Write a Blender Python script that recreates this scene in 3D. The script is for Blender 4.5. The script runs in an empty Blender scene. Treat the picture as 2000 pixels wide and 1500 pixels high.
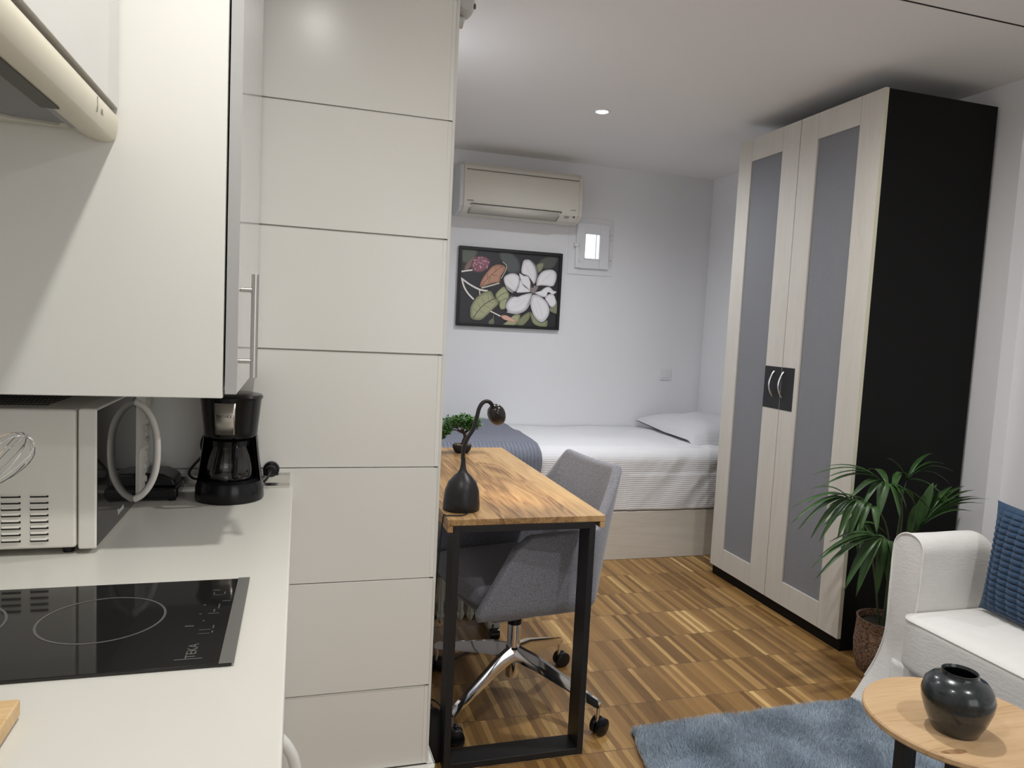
import bpy, bmesh, math, random
import numpy as np
from mathutils import Vector, Matrix, noise
random.seed(7)
PI = math.pi
S = bpy.context.scene
COL = S.collection

# ---------------------------------------------------------------- camera
yaw, pit, rol = .28988581, -.08003393, .05024139
fw = Vector((math.sin(yaw)*math.cos(pit), math.cos(yaw)*math.cos(pit), math.sin(pit)))
rt = Vector((math.cos(yaw), -math.sin(yaw), 0))
up = rt.cross(fw)
rt, up = math.cos(rol)*rt+math.sin(rol)*up, -math.sin(rol)*rt+math.cos(rol)*up
cd = bpy.data.cameras.new('camera')
cam = bpy.data.objects.new('camera', cd)
COL.objects.link(cam)
M3 = Matrix((rt, up, -fw)).transposed()
cam.matrix_world = Matrix.Translation((0, 0, 1.33)) @ M3.to_4x4()
cd.sensor_width = 36
cd.lens = 36*1407.43/2000
cd.clip_start = .02
S.camera = cam

# ---------------------------------------------------------------- world, exposure, lights
w = bpy.data.worlds.new('world')
S.world = w
w.use_nodes = True
w.node_tree.nodes['Background'].inputs[0].default_value = (.93, .97, 1, 1)
w.node_tree.nodes['Background'].inputs[1].default_value = 2.2
S.view_settings.view_transform = 'Standard'
S.view_settings.look = 'None'
S.view_settings.gamma = 1
S.view_settings.use_curve_mapping = False
S.view_settings.exposure = 0.0
CEIL = 2.465

def spot(x, y, power, col=(1, .97, .92), size=155, r=.035, z=CEIL-.012):
    l = bpy.data.lights.new('ceiling_spot', 'SPOT')
    l.energy = power
    l.color = col
    l.spot_size = math.radians(size)
    l.spot_blend = 1
    l.shadow_soft_size = r
    o = bpy.data.objects.new('ceiling_spot', l)
    o.location = (x, y, z)
    COL.objects.link(o)
    return o
KIT = (1, .975, .92)
NEU = (1, .99, .98)
COOL = (.93, .955, 1)
spot(.04, .80, 56, KIT, 156)           # kitchen downlight above the worktop edge
spot(1.48, 3.571, 75, COOL, 165)       # downlight seen in the photo
spot(.50, 2.97, 62, COOL, 125)         # its neighbour, hidden by the tiled pier
spot(1.50, 1.85, 84, NEU, 178)         # living room downlights
spot(1.55, .2, 76, NEU, 176)
# soft fill light added behind the camera; no window is known there
al = bpy.data.lights.new('added_fill', 'AREA')
al.shape = 'RECTANGLE'; al.size = 1.7; al.size_y = 1.5; al.energy = 16; al.color = (.96, .98, 1)
ao = bpy.data.objects.new('added_fill', al); COL.objects.link(ao)
ao.location = (1.45, -2.09, 1.45); ao.rotation_euler = (math.radians(90), 0, 0)
S.cycles.diffuse_bounces = 8
S.cycles.max_bounces = 14

# ---------------------------------------------------------------- materials
MT = {}
def nd(t, kind, **kw):
    n = t.nodes.new(kind)
    for k, v in kw.items():
        setattr(n, k, v)
    return n
def mat(name, col, rough=.5, metal=0, noise=None, bump=None, spec=.5, coat=0, sheen=0, trans=0, ior=1.45, emis=None, col2=None):
    """noise=(scale, stretch xyz, amount) mixes col and col2 ; bump=(scale, stretch, strength, distance)"""
    if name in MT:
        return MT[name]
    m = bpy.data.materials.new(name)
    m.use_nodes = True
    t = m.node_tree
    b = t.nodes['Principled BSDF']
    b.inputs['Base Color'].default_value = (*col, 1)
    b.inputs['Roughness'].default_value = rough
    b.inputs['Metallic'].default_value = metal
    b.inputs['Specular IOR Level'].default_value = spec
    b.inputs['Coat Weight'].default_value = coat
    b.inputs['Sheen Weight'].default_value = sheen
    b.inputs['Transmission Weight'].default_value = trans
    b.inputs['IOR'].default_value = ior
    if emis:
        b.inputs['Emission Color'].default_value = (*emis[:3], 1)
        b.inputs['Emission Strength'].default_value = emis[3]
    tc = nd(t, 'ShaderNodeTexCoord')
    def tex(scale, st, detail=4):
        mp = nd(t, 'ShaderNodeMapping')
        mp.inputs['Scale'].default_value = st
        t.links.new(tc.outputs['Object'], mp.inputs[0])
        n = nd(t, 'ShaderNodeTexNoise')
        n.inputs['Scale'].default_value = scale
        n.inputs['Detail'].default_value = detail
        t.links.new(mp.outputs[0], n.inputs['Vector'])
        return n
    if noise:
        n = tex(noise[0], noise[1])
        r = nd(t, 'ShaderNodeValToRGB')
        a = noise[2]
        r.color_ramp.elements[0].position = .5-a/2
        r.color_ramp.elements[1].position = .5+a/2
        r.color_ramp.elements[0].color = (*(col2 or [c*.8 for c in col]), 1)
        r.color_ramp.elements[1].color = (*col, 1)
        t.links.new(n.outputs['Fac'], r.inputs[0])
        t.links.new(r.outputs[0], b.inputs['Base Color'])
    if bump:
        n = tex(bump[0], bump[1])
        bp = nd(t, 'ShaderNodeBump')
        bp.inputs['Strength'].default_value = bump[2]
        bp.inputs['Distance'].default_value = bump[3]
        t.links.new(n.outputs['Fac'], bp.inputs['Height'])
        t.links.new(bp.outputs[0], b.inputs['Normal'])
    MT[name] = m
    return m

def math_node(t, op, a, b=None, c=None):
    n = nd(t, 'ShaderNodeMath', operation=op)
    for i, v in enumerate((a, b, c)):
        if v is None: continue
        if isinstance(v, (int, float)): n.inputs[i].default_value = v
        else: t.links.new(v, n.inputs[i])
    return n.outputs[0]

def floor_mat():
    m = bpy.data.materials.new('oak_strip_parquet')
    m.use_nodes = True
    t = m.node_tree; L = t.links
    b = t.nodes['Principled BSDF']
    tc = nd(t, 'ShaderNodeTexCoord')
    sp = nd(t, 'ShaderNodeSeparateXYZ'); L.new(tc.outputs['Object'], sp.inputs[0])
    x, y = sp.outputs[0], sp.outputs[1]
    ry = math_node(t, 'DIVIDE', math_node(t, 'SUBTRACT', y, 2.5-.252*20), .252)
    row = math_node(t, 'FLOOR', ry)
    rowf = math_node(t, 'FRACT', ry)
    off = math_node(t, 'MULTIPLY', row, .0137)
    xs = math_node(t, 'ADD', math_node(t, 'ADD', x, 5), off)
    sx = math_node(t, 'DIVIDE', xs, .0205)
    strip = math_node(t, 'FLOOR', sx); sf = math_node(t, 'FRACT', sx)
    bx = math_node(t, 'FLOOR', math_node(t, 'DIVIDE', sx, 8))
    bf = math_node(t, 'FRACT', math_node(t, 'DIVIDE', sx, 8))
    cv = nd(t, 'ShaderNodeCombineXYZ'); L.new(strip, cv.inputs[0]); L.new(row, cv.inputs[1])
    wn = nd(t, 'ShaderNodeTexWhiteNoise'); wn.noise_dimensions = '2D'; L.new(cv.outputs[0], wn.inputs['Vector'])
    cb = nd(t, 'ShaderNodeCombineXYZ'); L.new(bx, cb.inputs[0]); L.new(row, cb.inputs[1])
    wb = nd(t, 'ShaderNodeTexWhiteNoise'); wb.noise_dimensions = '2D'; L.new(cb.outputs[0], wb.inputs['Vector'])
    mp = nd(t, 'ShaderNodeMapping'); mp.inputs['Scale'].default_value = (260, 14, 1); L.new(tc.outputs['Object'], mp.inputs[0])
    ns = nd(t, 'ShaderNodeTexNoise'); ns.inputs['Scale'].default_value = 1; ns.inputs['Detail'].default_value = 4; L.new(mp.outputs[0], ns.inputs['Vector'])
    v = math_node(t, 'MULTIPLY_ADD', math_node(t, 'POWER', wn.outputs[0], 1.35), .74, math_node(t, 'MULTIPLY', wb.outputs[0], .16))
    v = math_node(t, 'MULTIPLY_ADD', ns.outputs['Fac'], .34, math_node(t, 'SUBTRACT', v, .12))
    r = nd(t, 'ShaderNodeValToRGB'); L.new(v, r.inputs[0])
    e = r.color_ramp.elements
    e[0].position = .05; e[0].color = (.125, .062, .018, 1)
    e[1].position = .93; e[1].color = (.60, .41, .17, 1)
    for p, c in ((.30, (.215, .116, .036)), (.62, (.29, .162, .053)), (.82, (.385, .235, .082))):
        q = e.new(p); q.color = (*c, 1)
    # gaps: between rows, and thin between strips
    def gap(f, wdt):
        d = math_node(t, 'ABSOLUTE', math_node(t, 'SUBTRACT', f, .5))
        return math_node(t, 'GREATER_THAN', d, .5-wdt)
    g1 = gap(rowf, .007)
    g2 = math_node(t, 'MULTIPLY', gap(sf, .03), .45)
    g3 = math_node(t, 'MULTIPLY', gap(bf, .006), .55)
    g = math_node(t, 'MAXIMUM', math_node(t, 'MULTIPLY', g1, .8), math_node(t, 'MAXIMUM', g2, g3))
    mx = nd(t, 'ShaderNodeMix', data_type='RGBA'); L.new(g, mx.inputs[0]); L.new(r.outputs[0], mx.inputs[6]); mx.inputs[7].default_value = (.10, .055, .025, 1)
    L.new(mx.outputs[2], b.inputs['Base Color'])
    b.inputs['Roughness'].default_value = .38
    bp = nd(t, 'ShaderNodeBump'); bp.inputs['Strength'].default_value = .25; bp.inputs['Distance'].default_value = .001
    L.new(math_node(t, 'SUBTRACT', v, g), bp.inputs['Height']); L.new(bp.outputs[0], b.inputs['Normal'])
    return m

def wood_mat(name, c1, c2, c3, axis='Y', scale=1, planks=None, rough=.45, knots=True):
    """grain along axis; planks = width across"""
    m = bpy.data.materials.new(name); m.use_nodes = True
    t = m.node_tree; L = t.links; b = t.nodes['Principled BSDF']
    tc = nd(t, 'ShaderNodeTexCoord')
    sp = nd(t, 'ShaderNodeSeparateXYZ'); L.new(tc.outputs['Object'], sp.inputs[0])
    ia = 'XYZ'.index(axis)
    across = sp.outputs[0 if ia == 1 else 1]
    cv = nd(t, 'ShaderNodeCombineXYZ')
    if planks:
        pl = math_node(t, 'FLOOR', math_node(t, 'DIVIDE', math_node(t, 'ADD', across, 5), planks))
        wn = nd(t, 'ShaderNodeTexWhiteNoise'); wn.noise_dimensions = '1D'; L.new(pl, wn.inputs['W'])
        rnd = wn.outputs[0]
    s = [9*scale]*3; s[ia] = 1.3*scale
    mp = nd(t, 'ShaderNodeMapping'); mp.inputs['Scale'].default_value = s; L.new(tc.outputs['Object'], mp.inputs[0])
    vec = mp.outputs[0]
    if planks:
        ad = nd(t, 'ShaderNodeVectorMath', operation='ADD'); L.new(vec, ad.inputs[0])
        cc = nd(t, 'ShaderNodeCombineXYZ'); k = math_node(t, 'MULTIPLY', rnd, 37)
        for i in range(3): L.new(k, cc.inputs[i])
        L.new(cc.outputs[0], ad.inputs[1]); vec = ad.outputs[0]
    n1 = nd(t, 'ShaderNodeTexNoise'); n1.inputs['Scale'].default_value = 1.0; n1.inputs['Detail'].default_value = 2; n1.inputs['Distortion'].default_value = .6; L.new(vec, n1.inputs['Vector'])
    rings = math_node(t, 'FRACT', math_node(t, 'MULTIPLY', n1.outputs['Fac'], 9))
    rings = math_node(t, 'ABSOLUTE', math_node(t, 'SUBTRACT', rings, .5))
    s2 = [170*scale]*3; s2[ia] = 6*scale
    mp2 = nd(t, 'ShaderNodeMapping'); mp2.inputs['Scale'].default_value = s2; L.new(tc.outputs['Object'], mp2.inputs[0])
    n2 = nd(t, 'ShaderNodeTexNoise'); n2.inputs['Scale'].default_value = 1; n2.inputs['Detail'].default_value = 3; L.new(mp2.outputs[0], n2.inputs['Vector'])
    v = math_node(t, 'MULTIPLY_ADD', rings, .33, math_node(t, 'MULTIPLY', n1.outputs['Fac'], .75))
    v = math_node(t, 'MULTIPLY_ADD', n2.outputs['Fac'], .52, v)
    if planks: v = math_node(t, 'MULTIPLY_ADD', rnd, .62, math_node(t, 'SUBTRACT', v, .27))
    r = nd(t, 'ShaderNodeValToRGB'); L.new(v, r.inputs[0]); e = r.color_ramp.elements
    e[0].position = .38; e[0].color = (*c1, 1); e[1].position = 1.0; e[1].color = (*c3, 1)
    q = e.new(.62); q.color = (*c2, 1)
    L.new(r.outputs[0], b.inputs['Base Color'])
    b.inputs['Roughness'].default_value = rough
    MT[name] = m
    return m

def stripe_mat(name, c1, c2, period, axes=(0, 1, 1), rough=.9, dist=.002, sharp=.5, grain=0, duty=.5):
    """stripes along s = a.xyz ; bump and colour"""
    m = bpy.data.materials.new(name); m.use_nodes = True
    t = m.node_tree; L = t.links; b = t.nodes['Principled BSDF']
    tc = nd(t, 'ShaderNodeTexCoord')
    dp = nd(t, 'ShaderNodeVectorMath', operation='DOT_PRODUCT'); L.new(tc.outputs['Object'], dp.inputs[0]); dp.inputs[1].default_value = axes
    sn = math_node(t, 'SINE', math_node(t, 'MULTIPLY', dp.outputs['Value'], 2*PI/period))
    v = math_node(t, 'MULTIPLY_ADD', sn, .5, .5)
    mx = nd(t, 'ShaderNodeMix', data_type='RGBA'); L.new(v, mx.inputs[0]); mx.inputs[6].default_value = (*c1, 1); mx.inputs[7].default_value = (*c2, 1)
    L.new(mx.outputs[2], b.inputs['Base Color'])
    h = v
    if grain:
        n = nd(t, 'ShaderNodeTexNoise'); n.inputs['Scale'].default_value = grain; L.new(tc.outputs['Object'], n.inputs['Vector'])
        h = math_node(t, 'MULTIPLY_ADD', n.outputs['Fac'], .8, v)
    bp = nd(t, 'ShaderNodeBump'); bp.inputs['Strength'].default_value = .6; bp.inputs['Distance'].default_value = dist
    L.new(h, bp.inputs['Height']); L.new(bp.outputs[0], b.inputs['Normal'])
    b.inputs['Roughness'].default_value = rough
    b.inputs['Sheen Weight'].default_value = .15
    MT[name] = m
    return m

def attr_mat(name, rough=.6):
    m = bpy.data.materials.new(name); m.use_nodes = True
    t = m.node_tree; a = nd(t, 'ShaderNodeAttribute'); a.attribute_name = 'ink'
    t.links.new(a.outputs['Color'], t.nodes['Principled BSDF'].inputs['Base Color'])
    t.nodes['Principled BSDF'].inputs['Roughness'].default_value = rough
    MT[name] = m
    return m

wallm = mat('wall_paint', (.78, .785, .80), .85, bump=(180, (1, 1, 1), .15, .001))
ceilm = mat('ceiling_paint', (.80, .79, .775), .9, bump=(120, (1, 1, 1), .15, .001))
tilem = mat('glazed_tile', (.76, .755, .72), .22, bump=(14, (1, 1, 1), .02, .002))
groutm = mat('grout', (.5, .485, .45), .8)
whitecab = mat('white_laminate', (.76, .76, .72), .35, bump=(60, (1, 1, 1), .03, .001))
doorlam = mat('door_laminate', (.68, .675, .66), .3)
worktopm = mat('worktop_laminate', (.64, .632, .585), .33, noise=(3, (1, 1, 1), .5), col2=(.62, .61, .56))
blackmetal = mat('black_metal', (.012, .012, .013), .45)
blackplastic = mat('black_plastic', (.008, .008, .009), .18, spec=.35)
softblack = mat('soft_black', (.012, .012, .014), .5)
chrome = mat('chrome', (.85, .85, .86), .08, 1)
steel = mat('brushed_steel', (.55, .54, .51), .32, 1, bump=(300, (1, 1, .05), .1, .0005))
glass = mat('clear_glass', (1, 1, 1), .02, trans=1, ior=1.45)
blackglass = mat('black_glass', (.012, .012, .012), .05, spec=.6)
floorm = floor_mat()

# ---------------------------------------------------------------- mesh helpers
class MB:
    def __init__(s): s.v = []; s.f = []; s.c = []
    def add(s, vs, fs):
        o = len(s.v); s.v += [tuple(p) for p in vs]; s.f += [tuple(i+o for i in f) for f in fs]; return s
    def box(s, x0, x1, y0, y1, z0, z1):
        return s.add([(x, y, z) for z in (z0, z1) for y in (y0, y1) for x in (x0, x1)],
                     [(0, 2, 3, 1), (4, 5, 7, 6), (0, 1, 5, 4), (2, 6, 7, 3), (0, 4, 6, 2), (1, 3, 7, 5)])
    def tube(s, pts, r, n=12, caps=True, closed=False, flat=None):
        P = [Vector(p) for p in pts]; N = len(P)
        rs = r if isinstance(r, (list, tuple)) else [r]*N
        T = []
        for i in range(N):
            a = P[(i-1) % N] if (closed or i > 0) else P[i]; b = P[(i+1) % N] if (closed or i < N-1) else P[i]
            T.append((b-a).normalized())
        ref = Vector((0, 0, 1)) if abs(T[0].z) < .9 else Vector((1, 0, 0))
        u = T[0].cross(ref).normalized(); vs = []
        for i in range(N):
            u = (u-T[i]*u.dot(T[i])).normalized(); w_ = T[i].cross(u)
            for k in range(n):
                a = 2*PI*k/n; e = 1 if flat is None else flat
                vs.append(P[i]+rs[i]*(math.cos(a)*u*e+math.sin(a)*w_))
        fs = []
        for i in range(N if closed else N-1):
            j = (i+1) % N
            for k in range(n): fs.append((i*n+k, i*n+(k+1) % n, j*n+(k+1) % n, j*n+k))
        if caps and not closed: fs += [tuple(range(n))[::-1], tuple(range((N-1)*n, N*n))]
        return s.add(vs, fs)
    def cyl(s, p0, p1, r0, r1=None, n=24): return s.tube([p0, p1], [r0, r0 if r1 is None else r1], n)
    def lathe(s, prof, c=(0, 0, 0), n=40, a0=0, a1=2*PI, axis='Z', capb=False, capt=False):
        full = abs(a1-a0-2*PI) < 1e-6; m = n if full else n+1; vs = []
        for (r, z) in prof:
            for k in range(m):
                a = a0+(a1-a0)*k/n; x, y = r*math.cos(a), r*math.sin(a)
                p = (x, y, z) if axis == 'Z' else ((z, x, y) if axis == 'X' else (y, z, x))
                vs.append((c[0]+p[0], c[1]+p[1], c[2]+p[2]))
        fs = []
        for i in range(len(prof)-1):
            for k in range(n): 
                k2 = (k+1) % m
                fs.append((i*m+k, i*m+k2, (i+1)*m+k2, (i+1)*m+k))
        if capb: fs.append(tuple(range(m))[::-1])
        if capt: fs.append(tuple(range((len(prof)-1)*m, len(prof)*m)))
        return s.add(vs, fs)
    def grid(s, fn, nu, nv, cu=False, cv=False):
        vs = [fn(i/(nu if cu else nu-1), j/(nv if cv else nv-1)) for j in range(nv) for i in range(nu)]
        fs = []
        for j in range(nv if cv else nv-1):
            for i in range(nu if cu else nu-1):
                fs.append((j*nu+i, j*nu+(i+1) % nu, ((j+1) % nv)*nu+(i+1) % nu, ((j+1) % nv)*nu+i))
        return s.add(vs, fs)
    def prism(s, poly, axis, a0, a1):
        def P(p, a): return {'X': (a, p[0], p[1]), 'Y': (p[0], a, p[1]), 'Z': (p[0], p[1], a)}[axis]
        n = len(poly); vs = [P(p, a0) for p in poly]+[P(p, a1) for p in poly]
        fs = [(i, (i+1) % n, n+(i+1) % n, n+i) for i in range(n)]+[tuple(range(n))[::-1], tuple(range(n, 2*n))]
        return s.add(vs, fs)
    def build(s, name, m, parent=None, bevel=0, smooth=True, sub=0, kind=None, solid=0, fix=True, label=None, seg=2, angle=35):
        off = wloc(parent) if parent else Vector((0, 0, 0))
        me = bpy.data.meshes.new(name)
        me.from_pydata([(p[0]-off.x, p[1]-off.y, p[2]-off.z) for p in s.v], [], s.f)
        if fix:
            bm = bmesh.new(); bm.from_mesh(me); bmesh.ops.remove_doubles(bm, verts=bm.verts, dist=1e-6)
            bmesh.ops.recalc_face_normals(bm, faces=bm.faces); bm.to_mesh(me); bm.free()
        me.materials.append(m)
        o = bpy.data.objects.new(name, me); COL.objects.link(o)
        if parent: o.parent = parent
        if smooth:
            me.polygons.foreach_set('use_smooth', [True]*len(me.polygons))
            me.set_sharp_from_angle(angle=math.radians(angle))
        if solid:
            q = o.modifiers.new('thickness', 'SOLIDIFY'); q.thickness = solid; q.offset = 0
        if sub:
            q = o.modifiers.new('smooth', 'SUBSURF'); q.levels = sub; q.render_levels = sub
        if bevel:
            q = o.modifiers.new('bevel', 'BEVEL'); q.width = bevel; q.segments = seg; q.limit_method = 'ANGLE'
            q.harden_normals = True
        if kind: o['kind'] = kind
        if label: o['label'] = label
        return o
def wloc(o):
    v = Vector((0, 0, 0))
    while o: v = v+o.location; o = o.parent
    return v
def box(*a): return MB().box(*a)
def thing(name, loc, label, cat, group=None):
    o = bpy.data.objects.new(name, None); o.empty_display_size = .05; COL.objects.link(o)
    o.location = loc; return tag(o, label, cat, group)
def tag(o, label, cat, group=None):
    o['label'] = label; o['category'] = cat
    if group: o['group'] = group
    return o
def rest(o, x, y, z):
    """move a top-level mesh's origin to its base"""
    d = Vector((x, y, z)); o.data.transform(Matrix.Translation(-d)); o.location = d; return o
def struct(name, mb, m, parent=None, **kw):
    kw.setdefault('smooth', False)
    o = mb.build(name, m, parent, **kw)
    if parent is None: o['kind'] = 'structure'
    return o
def smoothpath(pts, k=6, closed=False):
    P = [Vector(p) for p in pts]; n = len(P); out = []
    for i in range(n if closed else n-1):
        g = (lambda j: P[j % n]) if closed else (lambda j: P[max(0, min(n-1, j))])
        a, b, c, d = g(i-1), g(i), g(i+1), g(i+2)
        for q in range(k):
            t = q/k
            out.append(.5*((2*b)+(c-a)*t+(2*a-5*b+4*c-d)*t*t+(3*b-a-3*c+d)*t**3))
    if not closed: out.append(P[-1])
    return out
def text(name, body, m, parent, loc, size, right, upv, depth=.0006, stretch=1):
    cu = bpy.data.curves.new('lettering', 'FONT'); cu.body = body; cu.size = size; cu.extrude = depth/2
    cu.align_x = 'CENTER'; cu.align_y = 'CENTER'
    ob = bpy.data.objects.new('lettering', cu); COL.objects.link(ob)
    bpy.context.view_layer.update()
    me = bpy.data.meshes.new_from_object(ob.evaluated_get(bpy.context.evaluated_depsgraph_get()))
    bpy.data.objects.remove(ob)
    r = Vector(right).normalized(); u = Vector(upv).normalized(); n = r.cross(u)
    Mx = Matrix((r*stretch, u, n)).transposed().to_4x4()
    me.transform(Matrix.Translation(Vector(loc)-wloc(parent)) @ Mx)
    me.materials.clear(); me.materials.append(m)
    o = bpy.data.objects.new(name, me); COL.objects.link(o); o.parent = parent
    return o

# ================================================================ SETTING
YW, YB, XR = 1.868, 4.735, 2.87
struct('floor', box(-.72, 3.05, -2.1, YB+.1, -.1, 0), floorm)
struct('ceiling', box(-.72, 3.05, -2.1, YB+.1, CEIL, CEIL+.1), ceilm)
b = MB(); hx0, hx1, hz0, hz1 = 1.845, 2.035, 1.785, 2.035
b.box(.2, hx0, YB, YB+.14, 0, CEIL).box(hx1, 3.05, YB, YB+.14, 0, CEIL).box(hx0, hx1, YB, YB+.14, 0, hz0).box(hx0, hx1, YB, YB+.14, hz1, CEIL)
struct('wall_back', b, wallm)
struct('wall_right', box(XR, 3.05, 2.362, YB, 0, CEIL).box(2.95, 3.05, -2.1, 2.362, 0, CEIL), wallm)
struct('wall_front', box(-.72, 3.05, -2.2, -2.1, 0, CEIL), wallm)
struct('wall_left', box(-.72, -.62, -2.1, YW, 0, CEIL), wallm)
struct('wall_bedside', box(.2, .36, 2.06, YB, 0, CEIL), wallm)
# tiled wall and pier: big rows of tiles 30 cm high set in grout
wt = struct('wall_kitchen', box(-.72, .361, YW+.008, 2.06, 0, CEIL), groutm)
rows = [.12, .344, .645, .947, 1.245, 1.545, 1.845, 2.145, CEIL]
b = MB()
for i in range(len(rows)-1):
    b.box(-.62, .366, YW, YW+.02, rows[i]+.0013, rows[i+1]-.0013)
    b.box(.352, .366, YW, 2.06, rows[i]+.0013, rows[i+1]-.0013)
struct('tile', b, tilem, wt, bevel=.0012, seg=1)
struct('trim_1', box(.363, .370, YW-.0015, YW+.006, .125, CEIL), mat('pier_edge', (.68, .68, .64), .3))
struct('baseboard_pier', box(-.0, .386, YW-.018, YW, 0, .118).box(.366, .386, YW, 2.06, 0, .118), mat('baseboard_white', (.66, .65, .60), .4), bevel=.004)
struct('baseboard_back', box(.36, .8, YB-.012, YB, 0, .08), MT['baseboard_white'])
struct('baseboard_right', box(2.938, 2.95, -2.1, 2.362, 0, .08), MT['baseboard_white'])
# aluminium profile at the back of the worktop
b = MB().prism([(YW-.001, .9), (YW-.016, .9), (YW-.016, .906), (YW-.008, .912), (YW-.008, .93), (YW-.001, .935)], 'X', -.60, -.013)
struct('trim_2', b, mat('aluminium', (.75, .74, .71), .22, 1))
# ceiling joint
struct('trim_3', box(1.2, 2.95, 2.017, 2.0235, CEIL-.0015, CEIL+.001), mat('joint_dark', (.015, .012, .01), .8))

# window in the back wall
wf = mat('window_paint', (.76, .765, .78), .45)
b = MB()
X0, X1, Z0, Z1 = 1.768, 2.099, 1.712, 2.103
for a in ((X0, hx0, Z0, Z1), (hx1, X1, Z0, Z1), (hx0, hx1, Z0, hz0), (hx0, hx1, hz1, Z1)):
    b.box(a[0], a[1], YB-.006, YB+.001, a[2], a[3])
win = struct('window_1', b, wf, bevel=.002)
g0, g1, k0, k1 = 1.877, 1.996, 1.820, 1.995
b = MB()
for a in ((1.817, g0, 1.757, 2.063), (g1, 2.063, 1.757, 2.063), (g0, g1, 1.757, k0), (g0, g1, k1, 2.063)):
    b.box(a[0], a[1], YB-.026, YB-.0065, a[2], a[3])
struct('window_sash', b, wf, win, bevel=.003)
b = MB()
for a in ((g0-.004, g0+.006, k0, k1), (g1-.006, g1+.004, k0, k1), (g0, g1, k0-.004, k0+.005), (g0, g1, k1-.005, k1+.004)):
    b.box(a[0], a[1], YB-.031, YB-.02, a[2], a[3])
struct('glazing_bead', b, wf, win, bevel=.001)
struct('window_pane', box(g0, g1, YB-.012, YB-.009, k0, k1), glass, win)
struct('outer_bar', box(2.004, 2.010, YB+.08, YB+.09, hz0, hz1), wf, win)
for z in (1.79, 1.965):
    hg = MB().cyl((2.074, YB-.03, z), (2.074, YB-.03, z+.028), .0045).cyl((2.074, YB-.03, z+.031), (2.074, YB-.03, z+.06), .0045)
    struct('hinge', hg, wf, win, smooth=True)
    struct('hinge_ring', MB().cyl((2.074, YB-.03, z+.028), (2.074, YB-.03, z+.031), .005), blackmetal, win)
b = MB().box(1.800, 1.835, YB-.036, YB-.02, 1.90, 1.925).cyl((1.826, YB-.04, 1.912), (1.826, YB-.03, 1.912), .009)
b.box(1.838, 1.846, YB-.042, YB-.028, 1.80, 1.915)
struct('window_latch', b, wf, win, bevel=.002)

# made-up window frame and mullion, unseen, built around the added fill light
b = MB().box(.52, .60, -2.1, -2.07, .62, 2.28).box(2.30, 2.38, -2.1, -2.07, .62, 2.28).box(.60, 2.30, -2.1, -2.07, .62, .70).box(.60, 2.30, -2.1, -2.07, 2.20, 2.28)
w2 = struct('fill_light_frame', b, wf, bevel=.004)
struct('fill_light_bar', box(1.42, 1.48, -2.1, -2.075, .70, 2.20), wf, w2)

# ================================================================ KITCHEN
# worktop
o = box(-.62, -.005, -1.2, YW-.0005, .862, .9).build('worktop', worktopm, bevel=.004)
tag(rest(o, -.3, .3, .862), 'long white laminate kitchen worktop running to the tiled wall', 'worktop')
# base units (mostly out of sight beneath the worktop)
def base_unit(y0, y1, label, drawer):
    t = thing('base_cabinet', (-.32, (y0+y1)/2, 0), label, 'cabinet')
    box(-.60, -.045, y0+.001, y1-.001, .1, .861).build('body', whitecab, t)
    box(-.60, -.09, y0+.001, y1-.001, 0, .1).build('plinth', whitecab, t)
    if drawer:
        d = box(-.044, -.026, y0+.003, y1-.003, .70, .855).build('drawer', doorlam, t, bevel=.001)
        MB().tube([(-.025, y0+.1, .78), (-.020, y0+.1, .78)], .004).tube([(-.025, y1-.1, .78), (-.020, y1-.1, .78)], .004).cyl((-.020, y0+.07, .78), (-.020, y1-.07, .78), .005).build('handle', steel, d)
        z1 = .695
    else: z1 = .855
    d = box(-.044, -.026, y0+.003, y1-.003, .105, z1).build('door', doorlam, t, bevel=.001)
    MB().tube([(-.025, y1-.05, z1-.2), (-.020, y1-.05, z1-.2)], .004).tube([(-.025, y1-.05, z1-.05), (-.020, y1-.05, z1-.05)], .004).cyl((-.020, y1-.05, z1-.23), (-.020, y1-.05, z1-.02), .005).build('handle', steel, d)
base_unit(.67, 1.27, 'white base cabinet under the hob', False)
base_unit(.07, .67, 'white base cabinet with drawer nearest the photographer', True)
# white appliance with bow handle beneath the far end of the worktop
wm = mat('appliance_white', (.72, .72, .69), .25)
t = thing('under_counter_fridge', (-.32, 1.56, 0), 'white under-counter fridge with curved handle below the far worktop end', 'fridge')
box(-.60, -.07, 1.28, 1.85, .02, .855).build('body', wm, t, bevel=.006)
d = box(-.068, -.035, 1.28, 1.85, .05, .84).build('door', wm, t, bevel=.01)
hp = smoothpath([(-.036, 1.37, .55), (-.022, 1.37, .535), (-.005, 1.37, .515), (.010, 1.37, .485), (.018, 1.37, .44), (.018, 1.37, .38), (.010, 1.37, .30), (-.01, 1.37, .25), (-.036, 1.37, .235)])
MB().tube(hp, .011, 14).build('handle', wm, d)
for x_, y_ in ((-.5, 1.4), (-.15, 1.4), (-.5, 1.75), (-.15, 1.75)): MB().cyl((x_, y_, 0), (x_, y_, .021), .02).build('foot', blackplastic, t)

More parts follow.
